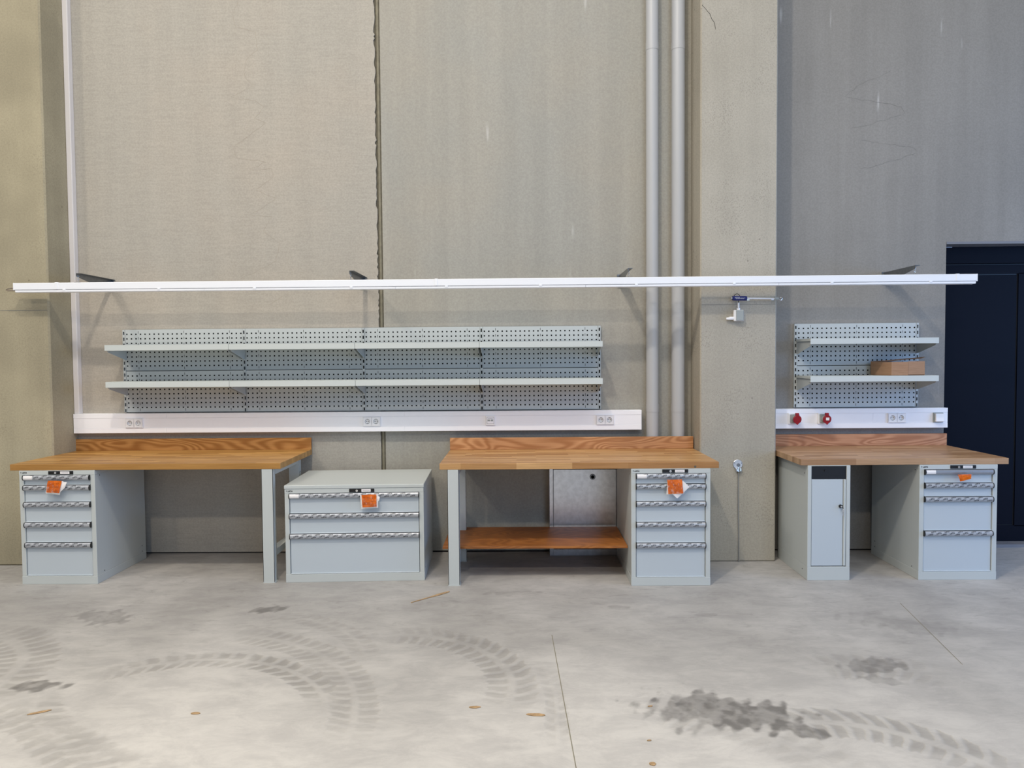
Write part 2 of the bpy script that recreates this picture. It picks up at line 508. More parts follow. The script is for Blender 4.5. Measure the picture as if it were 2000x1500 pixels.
def build_floor():
    x0, x1, y0, y1, step = -4.3, 3.4, -3.4, -0.75, 0.0068
    nx = int((x1 - x0) / step) + 1; ny = int((y1 - y0) / step) + 1
    gx, gy = np.meshgrid(np.linspace(x0, x1, nx), np.linspace(y0, y1, ny))
    tr, st = floor_marks(gx, gy)
    co = np.zeros((nx * ny + 20, 3), dtype=np.float32)
    co[:nx * ny, 0] = gx.ravel(); co[:nx * ny, 1] = gy.ravel()
    X0, X1, Y0, Y1 = -9.0, 9.0, -15.0, 0.9
    rim = [(X0, Y0), (X1, Y0), (X1, y0), (X0, y0), (X0, y1), (X1, y1), (X1, Y1), (X0, Y1), (X0, y0), (x0, y0), (x0, y1), (X0, y1), (x1, y0), (X1, y0), (X1, y1), (x1, y1)]
    for k, p in enumerate(rim + [(0, 0)] * 4):
        co[nx * ny + k, :2] = p
    for k, (p, z) in enumerate((((X0, Y0), -.2), ((X1, Y0), -.2), ((X1, Y1), -.2), ((X0, Y1), -.2))):
        co[nx * ny + 16 + k] = (p[0], p[1], z)
    i = (np.arange(ny - 1)[:, None] * nx + np.arange(nx - 1)[None, :]).ravel()
    quads = np.stack([i, i + 1, i + nx + 1, i + nx], 1)
    n = nx * ny
    extra = np.array([[n, n + 1, n + 2, n + 3], [n + 4, n + 5, n + 6, n + 7], [n + 8, n + 9, n + 10, n + 11], [n + 12, n + 13, n + 14, n + 15], [n + 19, n + 18, n + 17, n + 16]])
    quads = np.concatenate([quads, extra]).astype(np.int32)
    me = bpy.data.meshes.new('floor')
    me.vertices.add(len(co)); me.vertices.foreach_set('co', co.ravel())
    me.loops.add(quads.size); me.loops.foreach_set('vertex_index', quads.ravel())
    me.polygons.add(len(quads)); me.polygons.foreach_set('loop_start', np.arange(0, quads.size, 4, dtype=np.int32))
    me.update(calc_edges=True)
    for nm, arr in (('track', tr), ('stain', st)):
        at = me.attributes.new(nm, 'FLOAT', 'POINT')
        full = np.zeros(len(co), dtype=np.float32); full[:n] = arr.ravel()
        at.data.foreach_set('value', full)
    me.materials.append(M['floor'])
    return link('floor', me)
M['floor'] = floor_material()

# ------------------------------------------------------------------ the setting
WY = 0.03          # front plane of the rear wall panels
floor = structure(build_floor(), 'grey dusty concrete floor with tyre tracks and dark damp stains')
def saw_cut(p0, p1, w):
    p0 = Vector(p0); p1 = Vector(p1); d = (p1 - p0).normalized(); n = Vector((-d.y, d.x)) * w / 2
    q = [p0 + n, p0 - n, p1 - n, p1 + n]
    MB().add([(a.x, a.y, 0.0006) for a in q], [(0, 1, 2, 3)]).build('saw_cut', M['sealant'], floor)
saw_cut((0.17, -1.77), (0.215, -3.4), 0.004)
saw_cut((2.497, -1.248), (2.327, -2.19), 0.004)
saw_cut((-4.20, -0.60), (-4.06, -0.31), 0.004)

HT = 6.2
# left wall panel with its ragged cast edge
def ragged_panel():
    rnd = random.Random(3)
    right = []
    z = 0.014
    while z < HT:
        amp = 0.010 if z > 1.9 else 0.004
        right.append((-1.187 + rnd.uniform(-amp, amp * 0.4) - 0.004 * (z > 2.2), z))
        z += rnd.uniform(0.012, 0.045)
    right.append((-1.187, HT))
    poly = [(-3.78, HT), (-3.78, 0.014)] + right
    return MB().prism(poly, 'y', WY, 0.25)
wl = structure(ragged_panel().build('wall_left', M['wall_left']), 'pale beige precast concrete wall panel with a ragged right edge')
wm = structure(MB().box(-1.150, 1.45, WY + 0.003, 0.25, 0.014, HT).build('wall_middle', M['wall_mid'], bevel=0.004), 'beige precast concrete wall panel behind the grey pipes')
tj = structure(MB().box(-1.20, -1.14, WY + 0.012, 0.2, 0.014, HT).build('trim_1', M['joint_dark']), 'recessed dark vertical joint between two wall panels')
MB().box(-1.178, -1.158, WY + 0.006, WY + 0.02, 0.014, HT).build('sealant_bead', M['sealant'], tj, bevel=0.003)
structure(MB().box(-5.5, 3.52, WY + 0.02, 0.26, -0.02, 0.03).build('wall_foot_shade', M['gap']), 'dark gap along the foot of the rear wall')  # dark strip stands in for the shade in the gap under the panels
wr = MB()
wr.box(2.0, 3.52, WY, 0.3, 0.014, HT); wr.box(3.52, 7.5, WY, 0.3, 2.565, HT)
wr = structure(wr.build('wall_right', M['wall_right']), 'cool grey concrete wall panel right of the pillar and above the door')
structure(MB().box(-5.2, -3.757, -0.30, 0.2, 0, HT).build('wall_pillar_left', M['pillar_l'], bevel=0.012), 'yellowish concrete pillar at the left edge')
pr = structure(MB().box(1.418, 2.020, -0.275, 0.2, 0, HT).build('wall_pillar_right', M['pillar_r'], bevel=0.010), 'pitted grey concrete pillar between the pipes and the right bay')
pl = bpy.data.objects['wall_pillar_left']
for (o, x0, x1, y, z) in ((pl, -4.4, -3.768, -0.3, 2.052), (pr, 1.428, 2.01, -0.275, 2.050)):
    MB().box(x0, x1, y - 0.0006, y + 0.002, z - 0.0016, z + 0.0016).build('form_seam', M['crack_grey'], o)

def polyline(pts, y, w, name, mat, parent):
    rnd = random.Random(len(pts))
    fine = []
    for (x0, z0), (x1, z1) in zip(pts, pts[1:]):
        n = max(2, int(math.hypot(x1 - x0, z1 - z0) / 0.03))
        for k in range(n):
            t = k / n
            fine.append((x0 + (x1 - x0) * t + rnd.uniform(-.006, .006), z0 + (z1 - z0) * t + rnd.uniform(-.006, .006)))
    fine.append(pts[-1])
    vs = []; fs = []
    for i, (x, z) in enumerate(fine):
        ww = w * rnd.uniform(0.5, 1.1)
        a = fine[max(0, i - 1)]; b = fine[min(len(fine) - 1, i + 1)]
        L = math.hypot(b[0] - a[0], b[1] - a[1]) or 1.0
        nx, nz = -(b[1] - a[1]) / L * ww / 2, (b[0] - a[0]) / L * ww / 2
        vs += [(x - nx, y, z - nz), (x + nx, y, z + nz)]
        if i: fs.append((2 * i - 2, 2 * i - 1, 2 * i + 1, 2 * i))
    MB().add(vs, fs).build(name, mat, parent)
CR = [[-2.312, 4.617], [-2.362, 4.493], [-2.334, 4.392], [-2.173, 4.353], [-2.168, 4.207], [-2.264, 4.125], [-2.283, 4.033], [-2.258, 3.97], [-2.2, 3.919], [-2.39, 3.825], [-2.186, 3.789], [-2.118, 3.746], [-2.197, 3.646], [-2.104, 3.611], [-2.382, 3.413], [-2.358, 3.328], [-2.111, 3.292], [-2.241, 3.225], [-2.069, 3.232], [-2.053, 3.168], [-2.201, 3.056], [-2.031, 2.986], [-2.249, 2.853], [-2.077, 2.834], [-2.148, 2.716], [-2.017, 2.617], [-2.042, 2.468], [-2.346, 2.322]]
polyline(CR, WY - 0.0005, 0.0035, 'hairline_crack', M['crack'], wl)
polyline([[-1.95, 2.2], [-2.12, 2.1]], WY - 0.0005, 0.003, 'hairline_crack', M['crack'], wl)
polyline([[3.049, 3.963], [2.799, 3.863], [2.675, 3.761], [2.801, 3.742], [3.136, 3.68], [3.17, 3.622], [2.845, 3.526], [2.74, 3.511]], WY - 0.0005, 0.004, 'hairline_crack', M['crack_grey'], wr)
polyline([[2.812, 3.406], [3.244, 3.346], [3.266, 3.296], [2.932, 3.2], [2.806, 3.176]], WY - 0.0005, 0.004, 'hairline_crack', M['crack_grey'], wr)
polyline([[1.431, 4.373], [1.495, 4.302], [1.535, 4.184]], -0.2756, 0.004, 'hairline_crack', M['gap'], pr)

# navy door in its reveal
d1 = structure(bpy.data.objects.new('door_1', None), 'dark navy metal door set back in its opening'); COL.objects.link(d1)
DY = 0.20
MB().box(3.40, 6.2, DY - 0.02, 0.29, 2.41, 2.566).build('door_head', M['navy'], d1, bevel=0.003)
lf = MB(); lf.box(3.40, 6.2, DY, 0.27, 0.036, 0.166); lf.box(3.40, 6.2, DY, 0.27, 2.325, 2.400); lf.box(4.236, 4.60, DY, 0.27, 0.16, 2.33)
lf.box(3.40, 3.53, DY, 0.27, 0.16, 2.33); lf.box(4.60, 6.2, DY, 0.27, 0.16, 2.33)
lf.build('door_leaf', M['navy'], d1)
MB().box(3.40, 6.2, DY + 0.012, 0.265, 0.14, 2.42).build('door_groove', M['navy_dark'], d1)
MB().box(3.54, 4.222, DY + 0.003, 0.262, 0.174, 2.314).build('door_panel', M['navy'], d1, bevel=0.002)
MB().box(3.46, 6.2, 0.10, 0.29, -0.01, 0.028).build('door_sill', M['lintel'], d1)
MB().box(3.52, 6.2, WY - 0.004, 0.20, 2.552, 2.572).build('lintel_profile', M['lintel'], d1)
MB().box(3.40, 7.5, 0.29, 0.32, 0, 2.7).build('door_backing', M['navy_dark'], d1)
MB().box(3.605, 3.655, DY - 0.024, DY - 0.018, 2.545, 2.552).build('maker_plate', M['steel'], d1)

# ------------------------------------------------------------------ workbenches
BH, BT = 0.889, 0.045
def bench(name, label, x0, w, yf, yb, top_mat, splash_mat, splash_x0=None):
    o = thing(name, label, 'workbench', (x0, yf, 0), 0, 'workbenches along the wall', True)
    B(MB().box(x0, x0 + w, yf, yb, BH - BT, BH), 'worktop', top_mat, o, bevel=0.002)
    B(MB().box((splash_x0 or x0), x0 + w, yb - 0.021, yb - 0.001, BH + 0.0005, BH + 0.098), 'backboard', splash_mat, o, bevel=0.0015)
    return o
b1 = bench('workbench', 'wooden topped workbench at the far left with one grey steel end leg', -3.767, 2.0, -0.775, 0.012, M['beech1'], M['ply1'])
b2 = bench('workbench', 'middle wooden workbench in front of the pipes with a low brown shelf', -0.592, 2.0, -0.858, -0.078, M['beech2'], M['ply2'])
b3 = bench('workbench', 'wooden workbench standing right of the pillar beside the navy door', 2.030, 1.5, -0.755, 0.020, M['beech3'], M['ply3'])
MB().cyl((1.238, -0.8586, 0.856), (1.238, -0.8575, 0.856), 0.0085, n=10).build('knot', M['joint_dark'], b2, org=(-0.592, -0.858, 0))

def end_leg(o, x0, x1, yf, yr):
    """grey steel end frame: front and rear posts, rails, foot plates"""
    zt = BH - BT
    c = MB()                                    # channel section post, open towards the inside
    c.box(x0, x1, yf, yf + 0.003, 0.006, zt); c.box(x0, x0 + 0.003, yf, yf + 0.055, 0.006, zt); c.box(x1 - 0.003, x1, yf, yf + 0.055, 0.006, zt)
    c.box(x0, x1, yf + 0.052, yf + 0.055, 0.006, zt)
    B(c, 'leg', M['paint'], o)
    c = MB()
    c.box(x0, x1, yr - 0.055, yr, 0.006, zt)
    B(c, 'leg', M['paint'], o, bevel=0.002)
    for y in (yf, yr - 0.055):
        B(MB().box(x0 - 0.002, x1 + 0.004, y - 0.002, y + 0.062, 0.0, 0.006), 'foot_plate', M['paint'], o)
    B(MB().box(x0 + 0.006, x1 - 0.004, yf + 0.055, yr - 0.055, zt - 0.05, zt), 'top_rail', M['paint'], o, bevel=0.002)
    B(MB().box(x0 + 0.020, x1 - 0.008, yf + 0.055, yr - 0.055, 0.185, 0.235), 'lower_rail', M['paint'], o, bevel=0.002)
    h = MB()
    for y in (yr - 0.045, yr - 0.015):
        for z in (0.3, 0.52, 0.72):
            h.cyl((x1 + 0.0004, y, z), (x1 - 0.001, y, z), 0.004, n=8)
    stuff(B(h, 'bolt_hole', M['dark'], o))
end_leg(b1, -1.911, -1.827, -0.772, -0.10)
end_leg(b2, -0.537, -0.455, -0.856, -0.185)
B(MB().box(-0.590, 0.774, -0.735, -0.135, 0.2365, 0.2545), 'lower_shelf', M['plyshelf'], b2, bevel=0.001)

# ------------------------------------------------------------------ lettering
def text_data(s):
    cu = bpy.data.curves.new('lettering', 'FONT'); cu.body = s; cu.resolution_u = 2
    cu.offset = 0.055; cu.shear = 0.25; cu.space_character = 1.08
    o = bpy.data.objects.new('lettering', cu); COL.objects.link(o)
    bpy.context.view_layer.update()
    me = o.to_mesh()
    vs = [tuple(v.co) for v in me.vertices]; fs = [tuple(p.vertices) for p in me.polygons]
    o.to_mesh_clear(); bpy.data.objects.remove(o); bpy.data.curves.remove(cu)
    x0 = min(v[0] for v in vs); x1 = max(v[0] for v in vs); y0 = min(v[1] for v in vs); y1 = max(v[1] for v in vs)
    return [((v[0] - x0) / (x1 - x0), (v[1] - y0) / (y1 - y0)) for v in vs], fs
WORD = text_data('LISTA')

# ------------------------------------------------------------------ drawer cabinets
FT = 0.033
HC, HR = (0.004, -0.0195), 0.0225
def prof(a, dr=0.0):
    return (HC[0] - (HR + dr) * math.cos(a), HC[1] + (HR + dr) * math.sin(a))
HANDLES = {}
def handle_meshes(L):
    if L in HANDLES: return HANDLES[L]
    angs = [math.radians(50 - 105 * k / 10) for k in range(11)]
    poly = [prof(a) for a in angs] + [(0.012, -0.036), (0.012, -0.004)]
    grip = MB().prism(poly, 'x', 0.005, L - 0.005).mesh('handle', M['film'], smooth=True)
    bare = MB().prism(poly, 'x', 0.005, L - 0.005).mesh('handle', M['alu'], smooth=True)
    cap = MB()
    pc = [prof(a, 0.002) for a in angs] + [(0.012, -0.039), (0.012, -0.001)]
    cap.prism(pc, 'x', 0.0, 0.005)
    cap = cap.mesh('end_cap', M['black'])
    prints = []
    for seed in range(3):
        rnd = random.Random(seed + 10)
        mb = MB(); lt = MB()
        for row in range(3):
            s0 = 0.0075 - row * 0.0105
            x = 0.012 + ((row * 0.036 + seed * 0.021) % 0.1) - 0.06
            k = 0
            while x < L - 0.045:
                if x > 0.008:
                    tgt = mb if k % 2 == 0 else lt
                    W_, H_ = (0.037, 0.0088) if k % 2 == 0 else (0.026, 0.0045)
                    vs = []
                    for u, v in WORD[0]:
                        px = x + u * W_ - v * H_ * 0.1
                        s = s0 + v * H_ + u * 0.0045
                        y, z = prof(max(-0.93, min(0.86, s / HR)), 0.0004)
                        vs.append((px, y, z))
                    tgt.add(vs, WORD[1])
                x += 0.048; k += 1
        prints.append((mb.mesh('printed_film', M['ink']), lt.mesh('faint_print', M['ink2'])))
    HANDLES[L] = (grip, bare, cap, prints)
    return HANDLES[L]

def cabinet(name, label, loc, w, d, h, heights, rz=0, plate=None, bare_first=False, tag_left=True, group='grey drawer cabinets', holes=None):
    o = thing(name, label, 'drawer cabinet', loc, rz, group)
    z0 = 0.061
    zt = z0 + sum(heights)
    hb = h - (plate or 0)
    MB().box(0, FT, 0, d, z0, zt).build('side_panel', M['paint'], o, bevel=0.0015)
    MB().box(w - FT, w, 0, d, z0, zt).build('side_panel', M['paint'], o, bevel=0.0015)
    MB().box(FT, w - FT, d - 0.01, d, z0, zt).build('back_panel', M['paint'], o)
    MB().box(-0.0012, w + 0.0012, -0.0015, d, 0.0, z0).build('base', M['paint'], o, bevel=0.0015)
    MB().box(0, w, -0.0005, d, zt, hb - 0.0005).build('header', M['paint'], o, bevel=0.0012)
    MB().box(FT, w - FT, 0.028, 0.032, z0, zt).build('gap_shade_plate', M['dark'], o)  # black plate stands in for the shade inside the drawer gaps
    if plate:
        MB().box(-0.003, w + 0.003, -0.004, d + 0.002, hb, h).build('top_plate', M['paint'], o, bevel=0.003)
    hm = MB()
    for (y, z) in ((0.06, hb - 0.045), (d - 0.06, 0.12), (d - 0.06, 0.075), (0.09, 0.075)):
        for x in (-0.0003, w - 0.0007):
            hm.cyl((x, y, z), (x + 0.001, y, z), 0.0045, n=8)
    stuff(hm.build('screw_hole', M['dark'], o))
    L = w - 2 * FT
    grip, bare, cap, prints = handle_meshes(round(L, 4))
    z = zt
    for i, hh in enumerate(heights):
        zb = z - hh
        f = MB(); f.box(FT + 0.004, w - FT - 0.004, 0.007, 0.027, zb + 0.0015, z - 0.008)
        f.box(FT + 0.004, w - FT - 0.004, -0.002, 0.012, zb + 0.0015, zb + 0.006)
        dr = f.build('drawer', M['paint_front'], o, bevel=0.0012)
        is_bare = bare_first and i == 0
        link('handle', bare if is_bare else grip, dr, (FT, 0, z))
        link('end_cap', cap, dr, (FT, 0, z)); link('end_cap', cap, dr, (w - FT - 0.005, 0, z))
        if not is_bare:
            a, b = prints[i % 3]
            stuff(link('printed_film', a, dr, (FT, 0, z))); stuff(link('faint_print', b, dr, (FT, 0, z)))
        if i == 0 and tag_left:
            mb = MB(); vs = []
            for k in range(6):
                a = math.radians(36 - 72 * k / 5); y, zz = prof(a, 0.0007)
                vs += [(FT + 0.008, y, z + zz), (FT + 0.075, y, z + zz)]
            mb.add(vs, [(2 * k, 2 * k + 1, 2 * k + 3, 2 * k + 2) for k in range(5)])
            mb.build('handle_label', M['paper'], dr)
        z = zb
    # maker lettering on the header
    zc = (zt + hb) / 2
    lg = MB()
    lg.add([(0.0225 + u * 0.036, -0.0012, zc - 0.005 + v * 0.010) for u, v in WORD[0]], WORD[1])
    lg.add([(0.0115, -0.0012, zc + 0.0045), (0.0185, -0.0012, zc + 0.0045), (0.017, -0.0012, zc + 0.0015), (0.0115, -0.0012, zc + 0.0015)], [(0, 1, 2, 3)])
    lg.add([(0.0125, -0.0012, zc + 0.0005), (0.0165, -0.0012, zc + 0.0005), (0.0135, -0.0012, zc - 0.0045), (0.0125, -0.0012, zc - 0.0045)], [(0, 1, 2, 3)])
    stuff(lg.build('lettering', M['ink'], o))
    # lock strip
    xc = w * 0.555
    lk = MB().box(xc - 0.092, xc + 0.092, -0.005, 0.0, zc - 0.0125, zc + 0.0125).build('lock_strip', M['black'], o, bevel=0.001)
    MB().cyl((xc - 0.035, -0.012, zc), (xc - 0.035, -0.004, zc), 0.0085, n=14).box(xc - 0.036, xc - 0.034, -0.016, -0.011, zc - 0.006, zc + 0.006).build('lock_cylinder', M['chrome'], lk)
    pl_ = MB().box(xc - 0.002, xc + 0.066, -0.0058, -0.004, zc - 0.0095, zc + 0.0095).build('name_plate', M['paper'], lk)
    MB().box(xc + 0.006, xc + 0.058, -0.0062, -0.005, zc - 0.0014, zc + 0.0010).build('printed_line', M['ink2'], lk)
    return o
cabinet('drawer_cabinet', 'grey five drawer cabinet under the left end of the left workbench', (-3.697, -0.779, 0), 0.560, 0.680, 0.844, [0.075, 0.125, 0.15, 0.15, 0.25])
cabinet('drawer_cabinet', 'grey five drawer cabinet under the right end of the middle workbench', (0.780, -0.868, 0), 0.564, 0.765, 0.844, [0.075, 0.125, 0.15, 0.15, 0.25])
cabinet('drawer_cabinet', 'grey four drawer cabinet under the right workbench beside the navy door', (2.886, -0.760, 0), 0.561, 0.700, 0.844, [0.10, 0.10, 0.25, 0.30], bare_first=True)
cabinet('drawer_cabinet', 'wide low three drawer cabinet standing alone between two workbenches', (-1.745, -0.765, 0), 1.018, 0.700, 0.720, [0.15, 0.15, 0.30], rz=0.040, plate=0.026)

# narrow cupboard
def cupboard():
    o = thing('cupboard', 'narrow grey one door cupboard with black top panel beside the pillar', 'cupboard', (2.079, -0.760, 0))
    w, d, h = 0.308, 0.600, 0.844
    b = MB(); b.box(0, 0.027, 0, d, 0.10, h); b.box(w - 0.027, w, 0, d, 0.10, h); b.box(0.027, w - 0.027, d - 0.01, d, 0.1, h); b.box(0.027, w - 0.027, 0.035, 0.04, 0.1, h - 0.1)
    b.box(0.027, w - 0.027, 0, d, h - 0.006, h)
    b.build('body', M['paint'], o, bevel=0.0015)
    MB().box(0, w, -0.001, d, 0, 0.10).build('base', M['paint'], o, bevel=0.0015)
    bp = MB().box(0.029, w - 0.029, 0.006, 0.03, h - 0.098, h - 0.008).build('top_panel', M['navy_dark'], o, bevel=0.001)
    MB().cyl((0.128, 0.001, h - 0.038), (0.128, 0.007, h - 0.038), 0.007, n=12).build('lock_cylinder', M['black'], bp)
    dr = MB().box(0.030, w - 0.052, 0.002, 0.02, 0.106, h - 0.103).build('door', M['paint_front'], o, bevel=0.0015)
    MB().box(w - 0.049, w - 0.031, -0.003, 0.024, 0.106, h - 0.103).build('grip_strip', M['paint'], o, bevel=0.003)
    MB().cyl((0.238, -0.012, 0.545), (0.238, 0.003, 0.545), 0.013, n=18).build('lock_cylinder', M['black'], dr)
    MB().cyl((0.238, -0.0145, 0.545), (0.238, -0.011, 0.545), 0.006, n=12).build('key_bow', M['chrome'], dr)
    k = MB()
    ring = [(0.246 + 0.009 * math.cos(t), -0.016, 0.533 + 0.011 * math.sin(t)) for t in [2 * PI * i / 14 for i in range(14)]]
    k.tube(ring, 0.001, 6, True)
    k.box(0.243, 0.254, -0.018, -0.016, 0.500, 0.522); k.box(0.247, 0.251, -0.018, -0.016, 0.478, 0.502)
    k.build('spare_key', M['chrome'], dr)
    hm = MB()
    for y, z in ((0.06, 0.78), (0.09, 0.06)):
        hm.cyl((-0.0006, y, z), (0.001, y, z), 0.0045, n=8)
    stuff(hm.build('screw_hole', M['dark'], o))
cupboard()

# galvanised distribution cabinet behind the middle bench
def steel_cab():
    o = thing('distribution_cabinet', 'galvanised steel two door wall cabinet standing behind the middle workbench', 'cabinet', (0.225, -0.085, 0), world_parts=True)
    x0, x1, yf = 0.225, 1.360, -0.085
    f = MB(); f.box(x0, x0 + 0.032, yf, 0.028, 0.0, 0.80); f.box(x1 - 0.032, x1, yf, 0.028, 0.0, 0.80); f.box(x0 + .032, x1 - .032, yf, 0.028, 0.722, 0.80); f.box(x0 + .032, x1 - .032, yf, 0.028, 0.0, 0.055)
    f.box(x0 + .032, x1 - .032, 0.0, 0.026, 0.05, 0.73)
    B(f, 'frame', M['steel'], o, bevel=0.002)
    for a, b_, k in ((x0 + 0.034, 0.777, 0.583), (0.781, x1 - 0.034, 0.842)):
        dr = B(MB().box(a, b_, yf + 0.004, yf + 0.018, 0.058, 0.718), 'door', M['steel'], o, bevel=0.002)
        lk = MB().cyl((k, yf - 0.003, 0.656), (k, yf + 0.006, 0.656), 0.024, n=24)
        B(lk, 'lock_rosette', M['darksteel'], dr, bevel=0.002, top=o)
        B(MB().cyl((k, yf - 0.006, 0.656), (k, yf - 0.002, 0.656), 0.014, n=18), 'lock_cylinder', M['dark'], dr, top=o)
steel_cab()

# ------------------------------------------------------------------ wall trunking, sockets
DF = -0.040     # front of the horizontal trunking
def duct(name, label, x0, x1, joints, ends):
    o = thing(name, label, 'cable trunking', (x0, DF, 1.04), world_parts=True)
    B(MB().box(x0, x1, DF + 0.004, WY - 0.001, 1.040, 1.203), 'trunking_body', M['trunk'], o, bevel=0.002)
    js = [x0] + joints + [x1]
    for a, b_ in zip(js, js[1:]):
        B(MB().box(a + 0.0005, b_ - 0.0005, DF, DF + 0.006, 1.040, 1.0815), 'lower_flank', M['trunk'], o, bevel=0.001)
        B(MB().box(a + 0.0005, b_ - 0.0005, DF, DF + 0.006, 1.1645, 1.203), 'upper_flank', M['trunk'], o, bevel=0.001)
    cs = [x0] + ends + [x1]
    for a, b_ in zip(cs, cs[1:]):
        B(MB().box(a + 0.0005, b_ - 0.0005, DF + 0.0015, DF + 0.006, 1.083, 1.163), 'cover', M['trunk'], o, bevel=0.0006)
    return o
duct('cable_trunking', 'long white wall trunking below the four bay perforated board', -3.753, 0.995, [-2.97, -0.975], [-1.17, -0.24])
duct('cable_trunking', 'short white wall trunking with red sockets right of the pillar', 2.021, 3.512, [], [2.9])
tv = thing('vertical_trunking', 'narrow white vertical trunking in the corner by the left pillar', 'cable trunking', (-3.755, -0.02, 1.2), world_parts=True)
B(MB().box(-3.756, -3.712, -0.020, WY - 0.001, 1.204, HT), 'trunking_body', M['trunk2'], tv, bevel=0.002)
B(MB().box(-3.752, -3.716, -0.0225, -0.019, 1.204, HT), 'cover', M['trunk2'], tv, bevel=0.001)

def plate_hole(mb, cx, cz, hw, r, y0, depth, n=24):
    """square plate with a round recess"""
    sq = []; ci = []; cb = []
    for i in range(n):
        t = 2 * PI * i / n
        c, s = math.cos(t), math.sin(t)
        k = hw / max(abs(c), abs(s))
        sq.append((cx + c * k, y0, cz + s * k)); ci.append((cx + c * r, y0, cz + s * r)); cb.append((cx + c * r * 0.94, y0 + depth, cz + s * r * 0.94))
    vs = sq + ci + cb
    fs = []
    for i in range(n):
        j = (i + 1) % n
        fs += [(i, j, n + j, n + i), (n + i, n + j, 2 * n + j, 2 * n + i)]
    fs.append(tuple(range(2 * n, 3 * n)))
    mb.add(vs, fs)
def socket_pair(label, x, z=1.124):
    o = thing('double_socket', label, 'socket', (x, DF, z), group='double sockets on the trunking')
    f = MB(); hw = 0.0345; y0 = -0.010
    f.box(-0.074, 0.074, y0 + 0.001, 0.001, 0.0345, 0.0395); f.box(-0.074, 0.074, y0 + 0.001, 0.001, -0.0395, -0.0345)
    f.box(-0.074, -0.0695, y0 + 0.001, 0.001, -0.0345, 0.0345); f.box(0.0695, 0.074, y0 + 0.001, 0.001, -0.0345, 0.0345); f.box(-0.0008, 0.0008, y0 + 0.002, 0.001, -0.0345, 0.0345)
    f.build('frame', M['white'], o, bevel=0.001)
    for cx in (-0.0352, 0.0352):
        mb = MB(); plate_hole(mb, cx, 0, 0.0338, 0.0205, y0, 0.0095)
        ins = mb.build('socket_insert', M['white'], o)
        ring = MB(); rp = [(cx + 0.0200 * math.cos(t), y0 + 0.0005, 0.0200 * math.sin(t)) for t in [2 * PI * i / 24 for i in range(24)]]
        ring.tube(rp, 0.0014, 6, True); ring.build('recess_rim', M['greyplastic'], ins)
        ho = MB()
        for dx in (-0.0095, 0.0095):
            ho.cyl((cx + dx, y0 + 0.0088, 0), (cx + dx, y0 + 0.0096, 0), 0.0034, n=10)
        ho.cyl((cx, y0 + 0.0088, 0), (cx, y0 + 0.0096, 0), 0.002, n=8)
        stuff(ho.build('pin_hole', M['black'], ins))
        for zz in (0.0165, -0.0195):
            MB().box(cx - 0.004, cx + 0.004, y0 + 0.002, y0 + 0.0095, zz, zz + 0.003).build('earth_clip', M['darksteel'], ins)
socket_pair('white double socket nearest the left end of the long trunking', -3.238)
socket_pair('white double socket at the middle of the long trunking', -1.247)
socket_pair('white double socket near the right end of the long trunking', 0.692)
socket_pair('white double socket between the red sockets and the blank switch', 3.092)

o = thing('data_outlet', 'small white data outlet with two ports on the long trunking', 'data outlet', (-0.259, DF, 1.125))
MB().box(-0.039, 0.039, -0.010, 0.001, -0.0395, 0.0395).build('frame', M['white'], o, bevel=0.002)
MB().box(-0.027, 0.027, -0.0125, -0.009, -0.026, 0.026).build('insert', M['trunk'], o, bevel=0.001)
MB().box(-0.029, 0.029, -0.0108, -0.0095, -0.028, 0.028).build('gap_line', M['line'], o)
for x in (-0.013, 0.013):
    MB().box(x - 0.010, x + 0.010, -0.0135, -0.012, -0.006, 0.008).build('port_flap', M['greyplastic'], o, bevel=0.001)
MB().box(-0.020, 0.020, -0.0132, -0.012, 0.014, 0.017).build('label_strip', M['ink2'], o)
o = thing('light_switch', 'square white rocker switch at the right end of the short trunking', 'switch', (3.430, DF, 1.125))
MB().box(-0.040, 0.040, -0.012, 0.001, -0.040, 0.040).build('frame', M['greyplastic'], o, bevel=0.003)  # grey frame colour stands in for shading around the white rocker
MB().prism([(-0.014, -0.033), (-0.034, -0.033), (-0.026, 0.033), (-0.014, 0.033)][::1], 'x', -0.032, 0.036).build('rocker', M['white'], o, bevel=0.002)

def cee(label, x, lab):
    o = thing('power_socket', label, 'power socket', (x, DF, 1.124), group='red three phase sockets')
    MB().box(-0.047, 0.047, -0.014, 0.001, -0.047, 0.047).build('frame', M['white'], o, bevel=0.006, seg=2)
    MB().box(-0.034, 0.040, -0.034, -0.013, -0.036, 0.036).build('housing', M['greyplastic'], o, bevel=0.006, seg=2)
    c0 = Vector((0.004, -0.028, 0)); d = Vector((0.10, -1, -0.10)).normalized()
    MB().cyl(c0, c0 + d * 0.030, 0.031, n=24).build('collar', M['greyplastic'], o, smooth=True)
    c1 = c0 + d * 0.030
    lid = MB(); lid.cyl(c1, c1 + d * 0.012, 0.036, 0.0345, n=28)
    lid = lid.build('lid', M['red'], o, bevel=0.002, smooth=True)
    cc = c1 + d * 0.006
    MB().box(cc.x - 0.014, cc.x + 0.014, cc.y - 0.004, cc.y + 0.016, 0.030, 0.049).build('hinge', M['red'], lid, bevel=0.002)
    MB().prism([(cc.x - 0.012, -0.034), (cc.x + 0.012, -0.034), (cc.x, -0.049)], 'y', cc.y - 0.005, cc.y + 0.006).build('catch', M['red'], lid, bevel=0.001)
    if lab:
        e = c1 + d * 0.0125
        MB().box(e.x - 0.013, e.x + 0.013, e.y - 0.0045, e.y + 0.004, -0.011, 0.011).build('rating_label', M['paper'], lid)
cee('plain red power socket nearest the pillar on the short trunking', 2.246, False)
cee('red power socket with a white label on its lid', 2.488, True)

